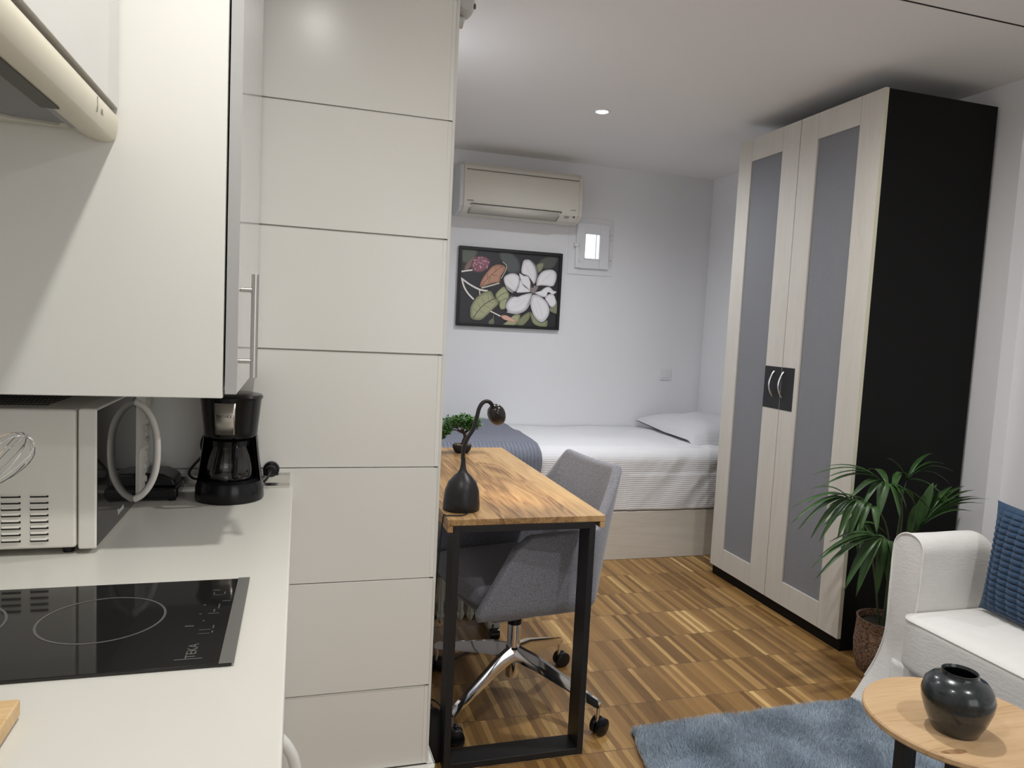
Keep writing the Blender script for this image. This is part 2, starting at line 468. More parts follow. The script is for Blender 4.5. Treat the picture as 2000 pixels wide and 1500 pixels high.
# hob
t = thing('hob', (-.32, 1.053, .9), 'black glass two-ring domino hob set into the white worktop', 'hob')
box(-.576, -.0685, .904, 1.202, .9004, .9045).build('glass_top', blackglass, t, bevel=.0012)
box(-.0835, -.066, .9035, 1.2025, .9045, .9056).build('side_trim', mat('hob_trim', (.13, .13, .12), .4), t, bevel=.0004, label='grey trim strip with a joint in the middle')
ring = mat('hob_print', (.10, .10, .10), .3)
def annulus(cx, cy, r, wd):
    b = MB(); n = 72
    b.add([(cx+rr*math.cos(2*PI*k/n), cy+rr*math.sin(2*PI*k/n), .9048) for rr in (r-wd, r) for k in range(n)], [(k, (k+1) % n, n+(k+1) % n, n+k) for k in range(n)])
    return b
annulus(-.247, 1.066, .079, .0032).build('cooking_ring', ring, t, fix=False)
annulus(-.452, 1.066, .089, .0032).build('cooking_ring', ring, t, fix=False)
b = MB()
for (x, y, dx, dy) in ((-.125, 1.165, .006, .0015), (-.135, 1.108, .002, .002), (-.137, 1.075, .002, .0015), (-.115, 1.10, .0012, .011), (-.107, 1.12, .007, .0012), (-.12, 1.075, .009, .0012), (-.12, 1.085, .0012, .006), (-.13, 1.05, .0015, .002),
                       (-.146, 1.035, .007, .0022), (-.125, 1.02, .009, .001), (-.115, 1.028, .0012, .006), (-.115, 1.012, .0012, .004), (-.125, 1.008, .009, .001), (-.12, 1.145, .008, .001), (-.112, 1.152, .001, .007), (-.127, 1.152, .001, .006)):
    x += .014; y -= .012; box(x-dx*.8, x+dx*.8, y-dy*.8, y+dy*.8, .9045, .9048).build('touch_mark', mat('hob_marks', (.075, .075, .07), .4), t)

text('logo', 'TEKA', mat('hob_logo', (.12, .12, .11), .4), t, (-.118, .945, .9047), .017, (0, 1, 0), (-1, 0, 0), .0004)
box(-.136, -.104, .9225, .924, .9045, .9048).build('logo_underline', MT['hob_logo'], t)

# wooden board corner at bottom left
wd1 = wood_mat('board_wood', (.42, .25, .10), (.58, .38, .18), (.70, .50, .27), 'X', 2)
b = MB(); b.prism([(-.60, .60), (-.264, .735), (-.2665, .826), (-.60, .83)], 'Z', .903, .921)
o = b.build('chopping_board', wd1, bevel=.002); tag(rest(o, -.45, .75, .903), 'light wooden chopping board at the left end of the worktop in front of the hob', 'chopping board')

# extractor hood
cream = mat('hood_cream', (.66, .62, .50), .3)
t = thing('extractor_hood', (-.45, .987, 1.585), 'cream extractor hood with grey mesh filter beneath the upper cabinet', 'extractor hood')
b = MB()
b.box(-.62, -.33, 1.235, 1.285, 1.597, 1.63).box(-.62, -.33, .69, .735, 1.597, 1.63).box(-.62, -.58, .69, 1.285, 1.597, 1.63).box(-.62, -.33, .69, 1.285, 1.612, 1.628)
b.build('housing', mat('hood_frame', (.55, .54, .46), .4), t, bevel=.003)
prof = [(-.335, 1.628), (-.283, 1.628), (-.2795, 1.622), (-.279, 1.610), (-.2805, 1.597), (-.284, 1.588), (-.290, 1.5845), (-.303, 1.5835), (-.321, 1.588), (-.335, 1.596)]
bar = MB().prism(prof, 'Y', .69, 1.285).build('front_bar', cream, t, bevel=.0015)
box(-.330, -.308, .80, 1.10, 1.5825, 1.5905).build('grip_recess', mat('recess_grey', (.09, .09, .08), .6), bar)
box(-.332, -.322, .735, 1.235, 1.589, 1.6).build('filter_frame', mat('filter_rim', (.33, .32, .32), .4, .6), t)
filt = stripe_mat('filter_mesh', (.13, .13, .13), (.24, .24, .24), .0032, (1, 1, 0), .5, .0008)
MB().prism([(-.58, .735), (-.332, .735), (-.332, 1.235), (-.40, 1.225), (-.43, 1.205), (-.58, 1.205)], 'Z', 1.594, 1.604).build('grease_filter', filt, t)
MB().prism([(-.58, 1.205), (-.43, 1.205), (-.40, 1.225), (-.345, 1.236), (-.58, 1.236)], 'Z', 1.590, 1.60).build('latch_strip', MT['hood_frame'], t, bevel=.001)
box(-.56, -.44, 1.214, 1.218, 1.5885, 1.5905).build('latch_slot', MT['recess_grey'], t)
text('logo', 'J', mat('hood_logo', (.22, .21, .18), .4), t, (-.2788, 1.165, 1.612), .024, (0, 1, 0), (0, 0, 1), .0006)
text('logo', 'FL', MT['hood_logo'], t, (-.2788, 1.190, 1.606), .011, (0, 1, 0), (0, 0, 1), .0006)
# upper cabinet above the hood
t = thing('wall_cabinet', (-.45, .987, 1.63), 'white upper cabinet with plain door directly above the extractor hood', 'cabinet')
box(-.62, -.302, .688, 1.284, 1.634, 2.3).build('body', whitecab, t)
box(-.298, -.279, .69, 1.2845, 1.636, 2.31).build('door', doorlam, t, bevel=.001)
t2 = thing('wall_cabinet', (-.45, .387, 1.19), 'white upper cabinet nearest the photographer, before the hood', 'cabinet')
box(-.62, -.302, .085, .685, 1.63, 2.3).build('body', whitecab, t2)
box(-.298, -.279, .087, .683, 1.632, 2.31).build('door', doorlam, t2, bevel=.001)
# deep upper cabinet with side panel and bar handle
t = thing('wall_cabinet', (-.36, 1.57, 1.186), 'deep white upper cabinet with steel bar handle over the microwave', 'cabinet')
box(-.62, -.1205, 1.287, 1.305, 1.185, CEIL-.02).build('side_panel', whitecab, t, bevel=.0015)
box(-.62, -.1225, 1.306, YW-.001, 1.20, CEIL-.02).build('body', mat('cabinet_inside', (.45, .45, .44), .5), t)
d = box(-.1165, -.0985, 1.2885, YW-.006, 1.192, CEIL-.03).build('door', mat('door_gloss', (.66, .66, .65), .12), t, bevel=.0015)
box(-.1168, -.098, 1.2868, 1.2886, 1.1925, CEIL-.031).build('edge_band', mat('edge_grey', (.42, .42, .42), .35), d)
h = MB().cyl((-.0985, 1.325, 1.369), (-.074, 1.325, 1.369), .0042, n=16).cyl((-.0985, 1.325, 1.2465), (-.074, 1.325, 1.2465), .0042, n=16)
h.cyl((-.0745, 1.325, 1.218), (-.0745, 1.325, 1.3965), .0062, n=20)
h.build('handle', steel, d, bevel=.0006)

# microwave
mw = mat('microwave_enamel', (.76, .74, .68), .4)
t = thing('microwave', (-.48, 1.595, .9), 'cream microwave with black glass door and oval handle under the upper cabinet', 'microwave')
b = MB().box(-.60, -.359, 1.3705, 1.818, .9125, 1.1525)
b.build('body', mw, t, bevel=.005)
b = MB()
for (a0, a1) in ((-.4695, -.441), (-.427, -.4)):
    for k in range(8):
        z = 1.004-k*.0109
        b.box(a0, a1, 1.3698, 1.3712, z-.0022, z+.0012)
b.build('side_vent', mat('vent_dark', (.02, .018, .012), .7), t, smooth=False, label='two columns of dark louvre slots')
b = MB()
for (a0, a1) in ((-.4695, -.441), (-.427, -.4)):
    for k in range(8):
        z = 1.004-k*.0109
        b.add([(a0, 1.3705, z+.0045), (a1, 1.3705, z+.0045), (a1-.002, 1.3668, z+.0012), (a0+.002, 1.3668, z+.0012)], [(0, 1, 2, 3)])
b.build('vent_louvre', mw, t, smooth=False, fix=False)
b = MB()
for i in range(5):
    for k in range(26): b.box(-.595+k*.007, -.591+k*.007, 1.42+i*.03, 1.442+i*.03, 1.1524, 1.1530)
b.build('top_vent', MT['vent_dark'], t, smooth=False)
mwf = mat('microwave_front', (.74, .72, .67), .3)
d = MB().box(-.3565, -.3275, 1.371, 1.685, .909, 1.154).build('door', mwf, t, bevel=.004)
box(-.330, -.3268, 1.3745, 1.68, .9125, 1.1505).build('door_glass', mat('door_black_glass', (.01, .01, .01), .04, spec=.8), d, bevel=.0008)
text('logo', 'Severin', mat('logo_silver', (.6, .6, .58), .4), d, (-.3266, 1.545, .934), .017, (0, 1, 0), (0, 0, 1), .0004)
zs = [.926+.205*i/24 for i in range(25)]
hp = []
for i, z in enumerate(zs):
    q = (i/24)*2-1
    hp.append((-.3268+.004+.040*(1-abs(q)**2.6)**.75, 1.664, z))
MB().tube([(-.3268, 1.664, .9255)]+hp+[(-.3268, 1.664, 1.1315)], .0072, 14, flat=.9).build('handle', mwf, d)
cp = MB().grid(lambda u, v: (-.3565+.0275+.010*math.sin(PI*u), 1.687+.128*u, .911+.2415*v), 10, 6)
cp.box(-.3565, -.3285, 1.687, 1.815, .911, 1.1525)
cp = cp.build('control_panel', mwf, t)
b = MB()
for k in range(6):
    b.box(-.323, -.3155, 1.735, 1.768, 1.085-.028*k, 1.10-.028*k)
b.build('button', mat('button_cream', (.52, .51, .46), .4), cp, bevel=.003)
MB().cyl((-.325, 1.75, 1.125), (-.309, 1.75, 1.125), .015).build('dial', MT['button_cream'], cp, bevel=.001)
for (x, y) in ((-.58, 1.39), (-.58, 1.80), (-.376, 1.395), (-.376, 1.80)):
    MB().cyl((x, y, .9), (x, y, .913), .009).build('foot', blackplastic, t)

# coffee maker
cx, cy = -.145, 1.763
t = thing('coffee_maker', (cx, cy, .9), 'black filter coffee maker with glass jug in the worktop corner', 'coffee maker')
MB().lathe([(0, .9), (.074, .9), (.0755, .905), (.0745, .93), (.070, .944), (.062, .948), (0, .948)], (cx, cy, 0), 48).build('base', blackplastic, t)
# shell behind the jug
b = MB(); a0, a1 = math.radians(-18), math.radians(198)
b.lathe([(.071, .944), (.066, .98), (.061, 1.02), (.058, 1.047), (.050, 1.047), (.053, 1.02), (.059, .98), (.063, .944), (.071, .944)], (cx, cy, 0), 36, a0, a1)
b.build('back_shell', blackplastic, t)
MB().lathe([(0, 1.046), (.056, 1.046), (.058, 1.05), (.0585, 1.06), (.0655, 1.128), (.0665, 1.134), (0, 1.134)], (cx, cy, 0), 48).build('filter_housing', blackplastic, t)
MB().lathe([(0, 1.1335), (.068, 1.1335), (.0695, 1.138), (.066, 1.143), (.05, 1.146), (0, 1.147)], (cx, cy, 0), 48).build('lid', blackplastic, t)
pl = MB().lathe([(.0592, 1.056), (.0662, 1.1275)], (cx, cy, 0), 10, math.radians(-118), math.radians(-78)).build('steel_plate', mat('plate_steel', (.62, .58, .52), .3, 1), t, solid=.0008, fix=False)
for i, ch in enumerate('DAEWOO'):
    a = math.radians(-118+6.5+i*5.6); r = .0641
    text('lettering', ch, blackplastic, pl, (cx+r*math.cos(a), cy+r*math.sin(a), 1.098), .009, (-math.sin(a), math.cos(a), 0), (0, 0, 1), .0004)
j = MB().lathe([(0, .9495), (.048, .9495), (.053, .953), (.0555, .962), (.055, .975), (.050, 1.0), (.043, 1.022), (.039, 1.032), (.0375, 1.032), (.0415, 1.021), (.0485, .999), (.0535, .975), (.054, .962), (.0515, .9545), (.047, .951), (0, .951)], (cx, cy-.004, 0), 48)
jug = j.build('glass_jug', glass, t)
MB().lathe([(.0385, 1.026), (.043, 1.026), (.0435, 1.038), (.0385, 1.042), (0, 1.042), (0, 1.034), (.0385, 1.034)], (cx, cy-.004, 0), 40).build('jug_collar', blackplastic, jug)
hp = smoothpath([(cx+.012, cy-.045, 1.034), (cx+.015, cy-.066, 1.032), (cx+.017, cy-.074, 1.018), (cx+.017, cy-.074, .99), (cx+.016, cy-.072, .968), (cx+.015, cy-.062, .962)])
MB().tube(hp, .006, 12).build('jug_handle', blackplastic, jug)
crd = mat('black_rubber', (.015, .015, .016), .5)
cp = smoothpath([(-.185, 1.80, .945), (-.205, 1.82, .985), (-.215, 1.825, 1.012), (-.207, 1.825, 1.038), (-.190, 1.825, 1.045), (-.176, 1.83, 1.03)][::1], 8)
MB().tube(cp, .0032, 10).build('cord', crd, t)
cp = smoothpath([(-.178, 1.83, 1.02), (-.20, 1.825, .999), (-.222, 1.825, .975), (-.240, 1.825, .950), (-.235, 1.825, .935), (-.218, 1.82, .932), (-.205, 1.815, .938), (-.203, 1.81, .96), (-.206, 1.815, .985), (-.200, 1.825, 1.005)], 8)
MB().tube(cp, .0032, 10).build('cord', crd, t)
# plug standing in the wall socket beside it
t = thing('power_plug', (-.06, 1.85, .92), 'black round power plug on the wall right of the coffee maker', 'plug')
MB().lathe([(0, -.032), (.008, -.032), (.0125, -.028), (.014, -.012), (.019, -.008), (.020, 0), (0, 0)], (-.058, 1.8675, .945), 24, axis='Y').build('plug_body', blackplastic, t)
MB().tube(smoothpath([(-.058, 1.838, .945), (-.066, 1.828, .93), (-.08, 1.83, .915), (-.10, 1.845, .906)]), .003, 8).build('plug_cord', crd, t)

# black sandwich toaster behind the microwave door
t = thing('sandwich_toaster', (-.295, 1.80, .9), 'small flat black appliance lying between microwave and coffee maker', 'toaster')
box(-.36, -.252, 1.735, 1.835, .904, .932).build('base', blackplastic, t, bevel=.008, seg=3)
MB().prism([(-.355, .933), (-.256, .933), (-.262, .95), (-.285, .962), (-.33, .964), (-.355, .95)], 'Y', 1.74, 1.832).build('lid', blackplastic, t, bevel=.005, seg=3)
for x_, y_ in ((-.345, 1.75), (-.265, 1.75), (-.345, 1.82), (-.265, 1.82)): MB().cyl((x_, y_, .9), (x_, y_, .905), .008).build('foot', blackplastic, t)

# whisk standing in a jar out of frame
uj = MB().lathe([(0, .9), (.048, .9), (.05, .905), (.05, 1.03), (.047, 1.03), (.046, .908), (0, .906)], (-.535, 1.255, 0), 40).build('utensil_jar', mat('jar_ceramic', (.6, .6, .57), .3))
tag(rest(uj, -.535, 1.255, .9), 'plain pale ceramic utensil jar holding the whisk beside the microwave', 'jar')
P0 = Vector((-.545, 1.235, .915)); P1 = Vector((-.442, 1.20, 1.052)); P2 = Vector((-.374, 1.185, 1.137))
t = thing('whisk', P0, 'stainless wire balloon whisk in front of the microwave side', 'whisk')
MB().cyl(P0, P1, .0055, .0045).build('handle', steel, t)
ax = (P2-P1); Lw = ax.length; ax.normalize(); e1 = ax.cross(Vector((0, 1, 0))).normalized(); e2 = ax.cross(e1)
for k in range(5):
    a = PI*k/5+.25; d = e1*math.cos(a)+e2*math.sin(a); pts = []
    for i in range(33):
        q = 2*PI*(i/32)
        s_ = (1-math.cos(q))/2; rr = .0335*math.sin(q)*(.35+.75*s_)
        pts.append(P1+ax*(Lw*s_-.0*k)+d*rr)
    MB().tube(pts, .00085, 6).build('wire_loop', chrome, t)

# ================================================================ BACK WALL THINGS
acm = mat('aircon_ivory', (.66, .63, .55), .4)
t = thing('air_conditioner', (1.34, YB, 2.05), 'ivory split air conditioner high on the back wall above the picture', 'air conditioner')
pr = [(YB-.0005, 2.035), (YB-.10, 2.030), (YB-.165, 2.040), (YB-.205, 2.075), (YB-.213, 2.12), (YB-.208, 2.27), (YB-.195, 2.325), (YB-.165, 2.352), (YB-.0005, 2.358)]
MB().prism(pr, 'X', .972, 1.752).build('casing', acm, t, bevel=.006, seg=3)
sd = mat('aircon_side', (.60, .60, .60), .4)
for x0, x1 in ((.945, .973), (1.751, 1.775)):
    MB().prism([(y+(.004 if y < YB-.01 else 0), z) for y, z in pr], 'X', x0, x1).build('end_cap', sd if x0 < 1 else acm, t, bevel=.006, seg=3)
dk = mat('groove_dark', (.05, .045, .035), .8)
b = MB().box(.985, 1.745, YB-.2095, YB-.2070, 2.300, 2.3035)
b.build('panel_gap', dk, t, smooth=False)
fl = MB().add([(1.03, YB-.2145, 2.086), (1.62, YB-.2145, 2.086), (1.60, YB-.172, 2.036), (1.02, YB-.172, 2.036)], [(0, 1, 2, 3)]).build('air_flap', mat('flap_ivory', (.62, .60, .53), .4), t, solid=.006, fix=False)
MB().tube([(1.02, YB-.2125, 2.091), (1.63, YB-.2125, 2.091)], .0022, 6).tube([(1.63, YB-.2125, 2.091), (1.608, YB-.170, 2.036)], .002, 6).tube([(1.02, YB-.2125, 2.091), (1.012, YB-.170, 2.036)], .002, 6).tube([(1.608, YB-.169, 2.035), (1.012, YB-.169, 2.035)], .0022, 6).build('flap_gap', dk, fl)
inkm = mat('aircon_print', (.16, .15, .13), .5)
text('logo', 'DAIKIN', inkm, t, (1.015, YB-.2135, 2.108), .013, (1, 0, 0), (0, 0, 1), .001)
text('lettering', 'INVERTER', inkm, t, (1.71, YB-.2135, 2.108), .008, (1, 0, 0), (0, 0, 1), .001)
MB().cyl((1.72, YB-.20, 2.067), (1.72, YB-.203, 2.066), .006).build('indicator', dk, t)
b = MB().box(1.655, 1.69, YB-.1995, YB-.196, 2.064, 2.0665).box(1.655, 1.685, YB-.1955, YB-.192, 2.057, 2.0595)
b.build('indicator_print', inkm, t)

# framed flower print
t = thing('framed_picture', (1.36, YB, 1.316), 'black framed botanical print of a white magnolia on dark ground', 'picture')
FX0, FX1, FZ0, FZ1 = .997, 1.723, 1.317, 1.842
b = MB()
for a in ((FX0, FX0+.02, FZ0, FZ1), (FX1-.02, FX1, FZ0, FZ1), (FX0+.02, FX1-.02, FZ0, FZ0+.02), (FX0+.02, FX1-.02, FZ1-.02, FZ1)):
    b.box(a[0], a[1], YB-.028, YB-.001, a[2], a[3])
b.build('frame', blackmetal, t, bevel=.001)
src = [(125, 85), (1715, 210), (1645, 1385), (70, 1305)]; dst = [(0, 1), (1, 1), (1, 0), (0, 0)]
A = []; B_ = []
for (x, y), (u, v) in zip(src, dst):
    A.append([x, y, 1, 0, 0, 0, -u*x, -u*y]); B_.append(u)
    A.append([0, 0, 0, x, y, 1, -v*x, -v*y]); B_.append(v)
Hm = np.append(np.linalg.solve(np.array(A, float), np.array(B_)), 1).reshape(3, 3)
def art(x, y):
    q = Hm @ np.array([x, y, 1.0]); return q[0]/q[2], q[1]/q[2]
AV, AF, AC = [], [], []
layer = [0]
def apoly(pts, c, edge=None, k=5, smooth=True):
    P = [art(*p) for p in pts]
    if smooth: P = [(q.x, q.y) for q in smoothpath([(a, b_, 0) for a, b_ in P], k, True)]
    layer[0] += 1; y = YB-.0122-.00006*layer[0]
    n = len(P); cxm = sum(p[0] for p in P)/n; cym = sum(p[1] for p in P)/n
    def W(u, v):
        u = min(.974, max(.026, u)); v = min(.965, max(.036, v))
        return (FX0+u*(FX1-FX0), y, FZ0+v*(FZ1-FZ0))
    o_ = len(AV); edge = edge or c
    AV.append(W(cxm, cym)); AC.append(c)
    for q in (.72, 1.0):
        for p in P:
            AV.append(W(cxm+(p[0]-cxm)*q, cym+(p[1]-cym)*q)); AC.append(c if q < 1 else edge)
    for i in range(n):
        j_ = (i+1) % n
        AF.append((o_, o_+1+i, o_+1+j_)); AF.append((o_+1+i, o_+1+n+i, o_+1+n+j_, o_+1+j_))
def aline(pts, wd, c):
    P = smoothpath([(x, y, 0) for x, y in pts], 5); L_, R_ = [], []
    for i, p in enumerate(P):
        a = P[max(0, i-1)]; b_ = P[min(len(P)-1, i+1)]; d = (b_-a).normalized()
        L_.append((p.x-d.y*wd, p.y+d.x*wd)); R_.append((p.x+d.y*wd, p.y-d.x*wd))
    layer[0] += 1; y = YB-.0122-.00006*layer[0]; o_ = len(AV)
    for q in L_+R_:
        u, v = art(*q); u = min(.974, max(.026, u)); v = min(.965, max(.036, v))
        AV.append((FX0+u*(FX1-FX0), y, FZ0+v*(FZ1-FZ0))); AC.append(c)
    n = len(P)
    for i in range(n-1): AF.append((o_+i, o_+i+1, o_+n+i+1, o_+n+i))
def sc(r, g, b_, k=1.0):
    m = (r+g+b_)/3; return tuple((((m+(c-m)*.72)/255)**2.2)*k for c in (r, g, b_))
K = 1.45
bgc = sc(44, 43, 48, K)
apoly([(100, 60), (1730, 180), (1680, 1410), (50, 1330)], bgc, smooth=False)
gg = sc(82, 88, 78, K)
apoly([(150, 110), (390, 130), (390, 240), (300, 330), (200, 350), (165, 300)], gg, sc(62, 66, 60, K))
apoly([(745, 200), (800, 170), (900, 180), (980, 240), (1050, 330), (1060, 480), (950, 520), (860, 480), (840, 380), (760, 290)], sc(74, 80, 80, K), sc(58, 63, 63, K))
apoly([(1340, 360), (1400, 290), (1520, 250), (1640, 260), (1630, 340), (1580, 420), (1480, 450), (1400, 430)], sc(76, 77, 72, K), sc(58, 60, 58, K))
apoly([(1315, 380), (1420, 350), (1410, 430), (1350, 500)], sc(122, 128, 90, K), sc(90, 95, 66, K))
apoly([(200, 430), (250, 340), (320, 270), (385, 240), (360, 330), (300, 420), (230, 470)], sc(120, 95, 85, K), sc(75, 62, 60, K))
aline([(150, 485), (240, 470), (330, 460)], 12, sc(205, 195, 190, K))
apoly([(310, 360), (370, 270), (460, 245), (550, 270), (600, 330), (570, 420), (500, 480), (400, 495), (330, 460)], sc(128, 75, 90, K), sc(95, 52, 66, K))
rr_ = random.Random(3)
for i in range(60):
    a = rr_.random()*2*PI; q = math.sqrt(rr_.random())*.93
    x, y = 455+140*q*math.cos(a), 372+118*q*math.sin(a)
    c = sc(*rr_.choice([(190, 130, 150), (165, 95, 118), (150, 80, 100), (205, 160, 170)]), K)
    aline([(x-9, y-5), (x, y+4), (x+9, y-6)], 5, c)
aline([(150, 580), (200, 620), (300, 690), (440, 760), (560, 780)], 13, sc(200, 192, 185, K))
aline([(165, 600), (200, 720), (260, 820), (345, 910)], 12, sc(205, 198, 190, K))
aline([(435, 770), (440, 840)], 9, sc(180, 175, 165, K))
apoly([(440, 690), (480, 590), (560, 480), (640, 400), (740, 375), (830, 410), (815, 480), (760, 560), (740, 640), (640, 660), (520, 700), (460, 725)], sc(172, 118, 92, K), sc(140, 92, 70, K))
for q in (((455, 715), (560, 590), (680, 480), (790, 400)), ((560, 590), (555, 520)), ((620, 535), (700, 545)), ((680, 480), (690, 420)), ((600, 560), (580, 650))):
    aline(q, 3.5, sc(95, 60, 48, K))
aline([(465, 735), (600, 700), (740, 660)], 11, sc(170, 168, 148, K))
aline([(790, 335), (850, 395), (830, 480), (765, 590)], 5, sc(175, 170, 150, K))
gl, ge = sc(146, 150, 108, K), sc(104, 108, 74, K)
apoly([(290, 1120), (300, 1020), (370, 900), (480, 810), (600, 780), (660, 870), (730, 960), (640, 1060), (560, 1140), (460, 1220), (360, 1222), (300, 1190)], gl, ge)
aline([(335, 1195), (480, 1010), (680, 885)], 6, sc(70, 75, 50, K))
for q in (((400, 1110), (340, 1050)), ((450, 1045), (400, 960)), ((510, 985), (470, 880)), ((580, 935), (560, 830)), ((430, 1075), (500, 1120)), ((500, 1000), (590, 1040)), ((570, 945), (650, 970))):
    aline(q, 3, sc(95, 98, 68, K))
apoly([(680, 870), (700, 800), (800, 715), (850, 760), (890, 850), (850, 930), (740, 950)], gl, ge)
aline([(690, 900), (780, 830), (870, 800)], 4, sc(75, 80, 52, K))
apoly([(740, 960), (850, 890), (850, 1030), (760, 1065)], gl, ge)
apoly([(1500, 1060), (1620, 930), (1640, 1120), (1560, 1115)], sc(120, 124, 96, K), sc(90, 94, 70, K))
apoly([(1215, 1100), (1280, 1190), (1350, 1260), (1420, 1260), (1475, 1230), (1460, 1330), (1350, 1325), (1260, 1280), (1225, 1200)], sc(128, 134, 96, K), ge)
apoly([(1000, 1300), (1050, 1200), (1190, 1100), (1215, 1150), (1180, 1230), (1080, 1320)], sc(118, 122, 84, K), sc(82, 86, 56, K))
apoly([(790, 1300), (850, 1250), (960, 1150), (1060, 1150), (1000, 1290), (900, 1310)], gl, ge)
aline([(600, 1090), (680, 1130), (755, 1168)], 9, sc(200, 195, 185, K))
apoly([(755, 1165), (820, 1148), (900, 1180), (980, 1230), (1005, 1268), (900, 1245), (800, 1215)], sc(196, 146, 122, K), sc(140, 88, 72, K))
apoly([(570, 1245), (640, 1195), (662, 1250), (640, 1292), (580, 1292)], sc(100, 106, 80, K), sc(66, 72, 52, K))
aline([(645, 1150), (645, 1210)], 5, sc(110, 112, 85, K))
pw, pe, pd = sc(206, 204, 206, 1.35), sc(168, 166, 170, 1.3), sc(52, 50, 54, K)
def petal(pts, c=pw):
    cxm = sum(p[0] for p in pts)/len(pts); cym = sum(p[1] for p in pts)/len(pts)
    apoly([(cxm+(x-cxm)*1.035, cym+(y-cym)*1.035) for x, y in pts], pd)
    apoly(pts, c, pe)
apoly([(1180, 310), (1250, 320), (1320, 420), (1335, 560), (1310, 660), (1270, 500)], sc(120, 118, 122, K), pd)
petal([(1075, 480), (1085, 400), (1110, 320), (1150, 300), (1210, 310), (1280, 400), (1310, 520), (1300, 620), (1270, 670), (1220, 600), (1180, 550), (1100, 520)])
petal([(1310, 700), (1320, 600), (1370, 510), (1440, 465), (1550, 455), (1610, 500), (1618, 580), (1590, 670), (1550, 710), (1450, 700), (1370, 695)])
apoly([(805, 640), (850, 720), (960, 800), (930, 812), (850, 750)], sc(150, 148, 152, K), pd)
petal([(805, 600), (830, 550), (900, 515), (980, 515), (1040, 560), (1045, 650), (1010, 750), (970, 790), (900, 750), (830, 690)])
petal([(1045, 510), (1110, 545), (1180, 555), (1210, 620), (1225, 700), (1220, 780), (1150, 720), (1090, 670), (1060, 600)])
petal([(1060, 610), (1100, 690), (1200, 770), (1210, 795), (1100, 806), (1000, 800), (1030, 720)])
apoly([(830, 1000), (870, 900), (950, 830), (880, 960), (850, 1080)], sc(110, 108, 112, K), pd)
petal([(835, 1010), (880, 920), (950, 870), (1020, 870), (1100, 840), (1225, 815), (1225, 880), (1180, 980), (1140, 1060), (1050, 1110), (940, 1118), (870, 1090)])
aline([(850, 1100), (1000, 1125), (1140, 1065), (1220, 930)], 10, sc(160, 158, 162, K))
petal([(1240, 850), (1300, 840), (1390, 880), (1470, 960), (1505, 1060), (1490, 1160), (1420, 1250), (1350, 1250), (1270, 1170), (1225, 1050), (1215, 950)])
petal([(1440, 890), (1500, 830), (1570, 840), (1600, 900), (1610, 970), (1570, 1025), (1520, 1020), (1480, 960)])
petal([(1280, 810), (1370, 780), (1440, 730), (1510, 720), (1570, 775), (1620, 795), (1560, 835), (1490, 800), (1450, 870), (1380, 865)])
apoly([(1220, 655), (1270, 690), (1340, 715), (1300, 790), (1245, 830), (1212, 780)], sc(126, 112, 110, K), sc(70, 62, 62, K))
apoly([(1225, 650), (1260, 660), (1265, 720), (1230, 730)], pd)
for q in (((1130, 330), (1170, 450), (1240, 560)), ((1240, 360), (1270, 480), (1280, 600)), ((1540, 490), (1450, 590), (1370, 670)), ((860, 600), (930, 680), (1000, 760)), ((1300, 900), (1370, 1050), (1390, 1200)), ((1240, 900), (1290, 1030), (1340, 1160)), ((960, 940), (1080, 920), (1190, 850)), ((900, 1040), (1020, 1010), (1150, 920))):
    aline(q, 2.5, sc(176, 174, 178, K))
me = bpy.data.meshes.new('print'); org = wloc(t)
me.from_pydata([(p[0]-org.x, p[1]-org.y, p[2]-org.z) for p in AV], [], AF)
ca = me.color_attributes.new('ink', 'FLOAT_COLOR', 'POINT')
ca.data.foreach_set('color', np.array([(*c, 1) for c in AC], 'f').ravel())
me.materials.append(attr_mat('printed_ink', .35))
o = bpy.data.objects.new('print', me); COL.objects.link(o); o.parent = t
box(FX0+.015, FX1-.015, YB-.0118, YB-.001, FZ0+.015, FZ1-.015).build('backing', blackmetal, t)

# wall switch
t = thing('light_switch', (2.578, YB, .995), 'white square light switch on the back wall above the bed', 'switch')
swm = mat('switch_white', (.74, .74, .75), .35)
box(2.537, 2.621, YB-.009, YB-.0002, .994, 1.074).build('plate', swm, t, bevel=.003)
box(2.556, 2.602, YB-.013, YB-.009, 1.01, 1.056).build('rocker', swm, t, bevel=.002)

# ceiling downlight (the visible one)
def downlight(LX, LY, label):
    t = thing('ceiling_downlight', (LX, LY, CEIL), label, 'ceiling light', 'recessed ceiling downlights')
    MB().lathe([(.031, CEIL-.0005), (.045, CEIL-.0005), (.044, CEIL-.004), (.034, CEIL-.006), (.031, CEIL-.004)], (LX, LY, 0), 40).build('ring', mat('ring_white', (.8, .8, .8), .3), t)
    MB().lathe([(0, CEIL-.003), (.031, CEIL-.003)], (LX, LY, 0), 32).build('lens', mat('lamp_lens', (.9, .9, .9), .3, emis=(1, 1, 1, 14)), t, fix=False)
downlight(1.479, 3.571, 'small round white recessed downlight glowing between wardrobe and air conditioner')
downlight(.50, 2.97, 'round white recessed downlight above the desk, behind the tiled pier')
downlight(.04, .80, 'round white recessed downlight above the kitchen worktop edge')
downlight(1.50, 1.85, 'round white recessed downlight above the rug by the sofa')
downlight(1.55, .20, 'round white recessed downlight nearest the photographer, on the right')

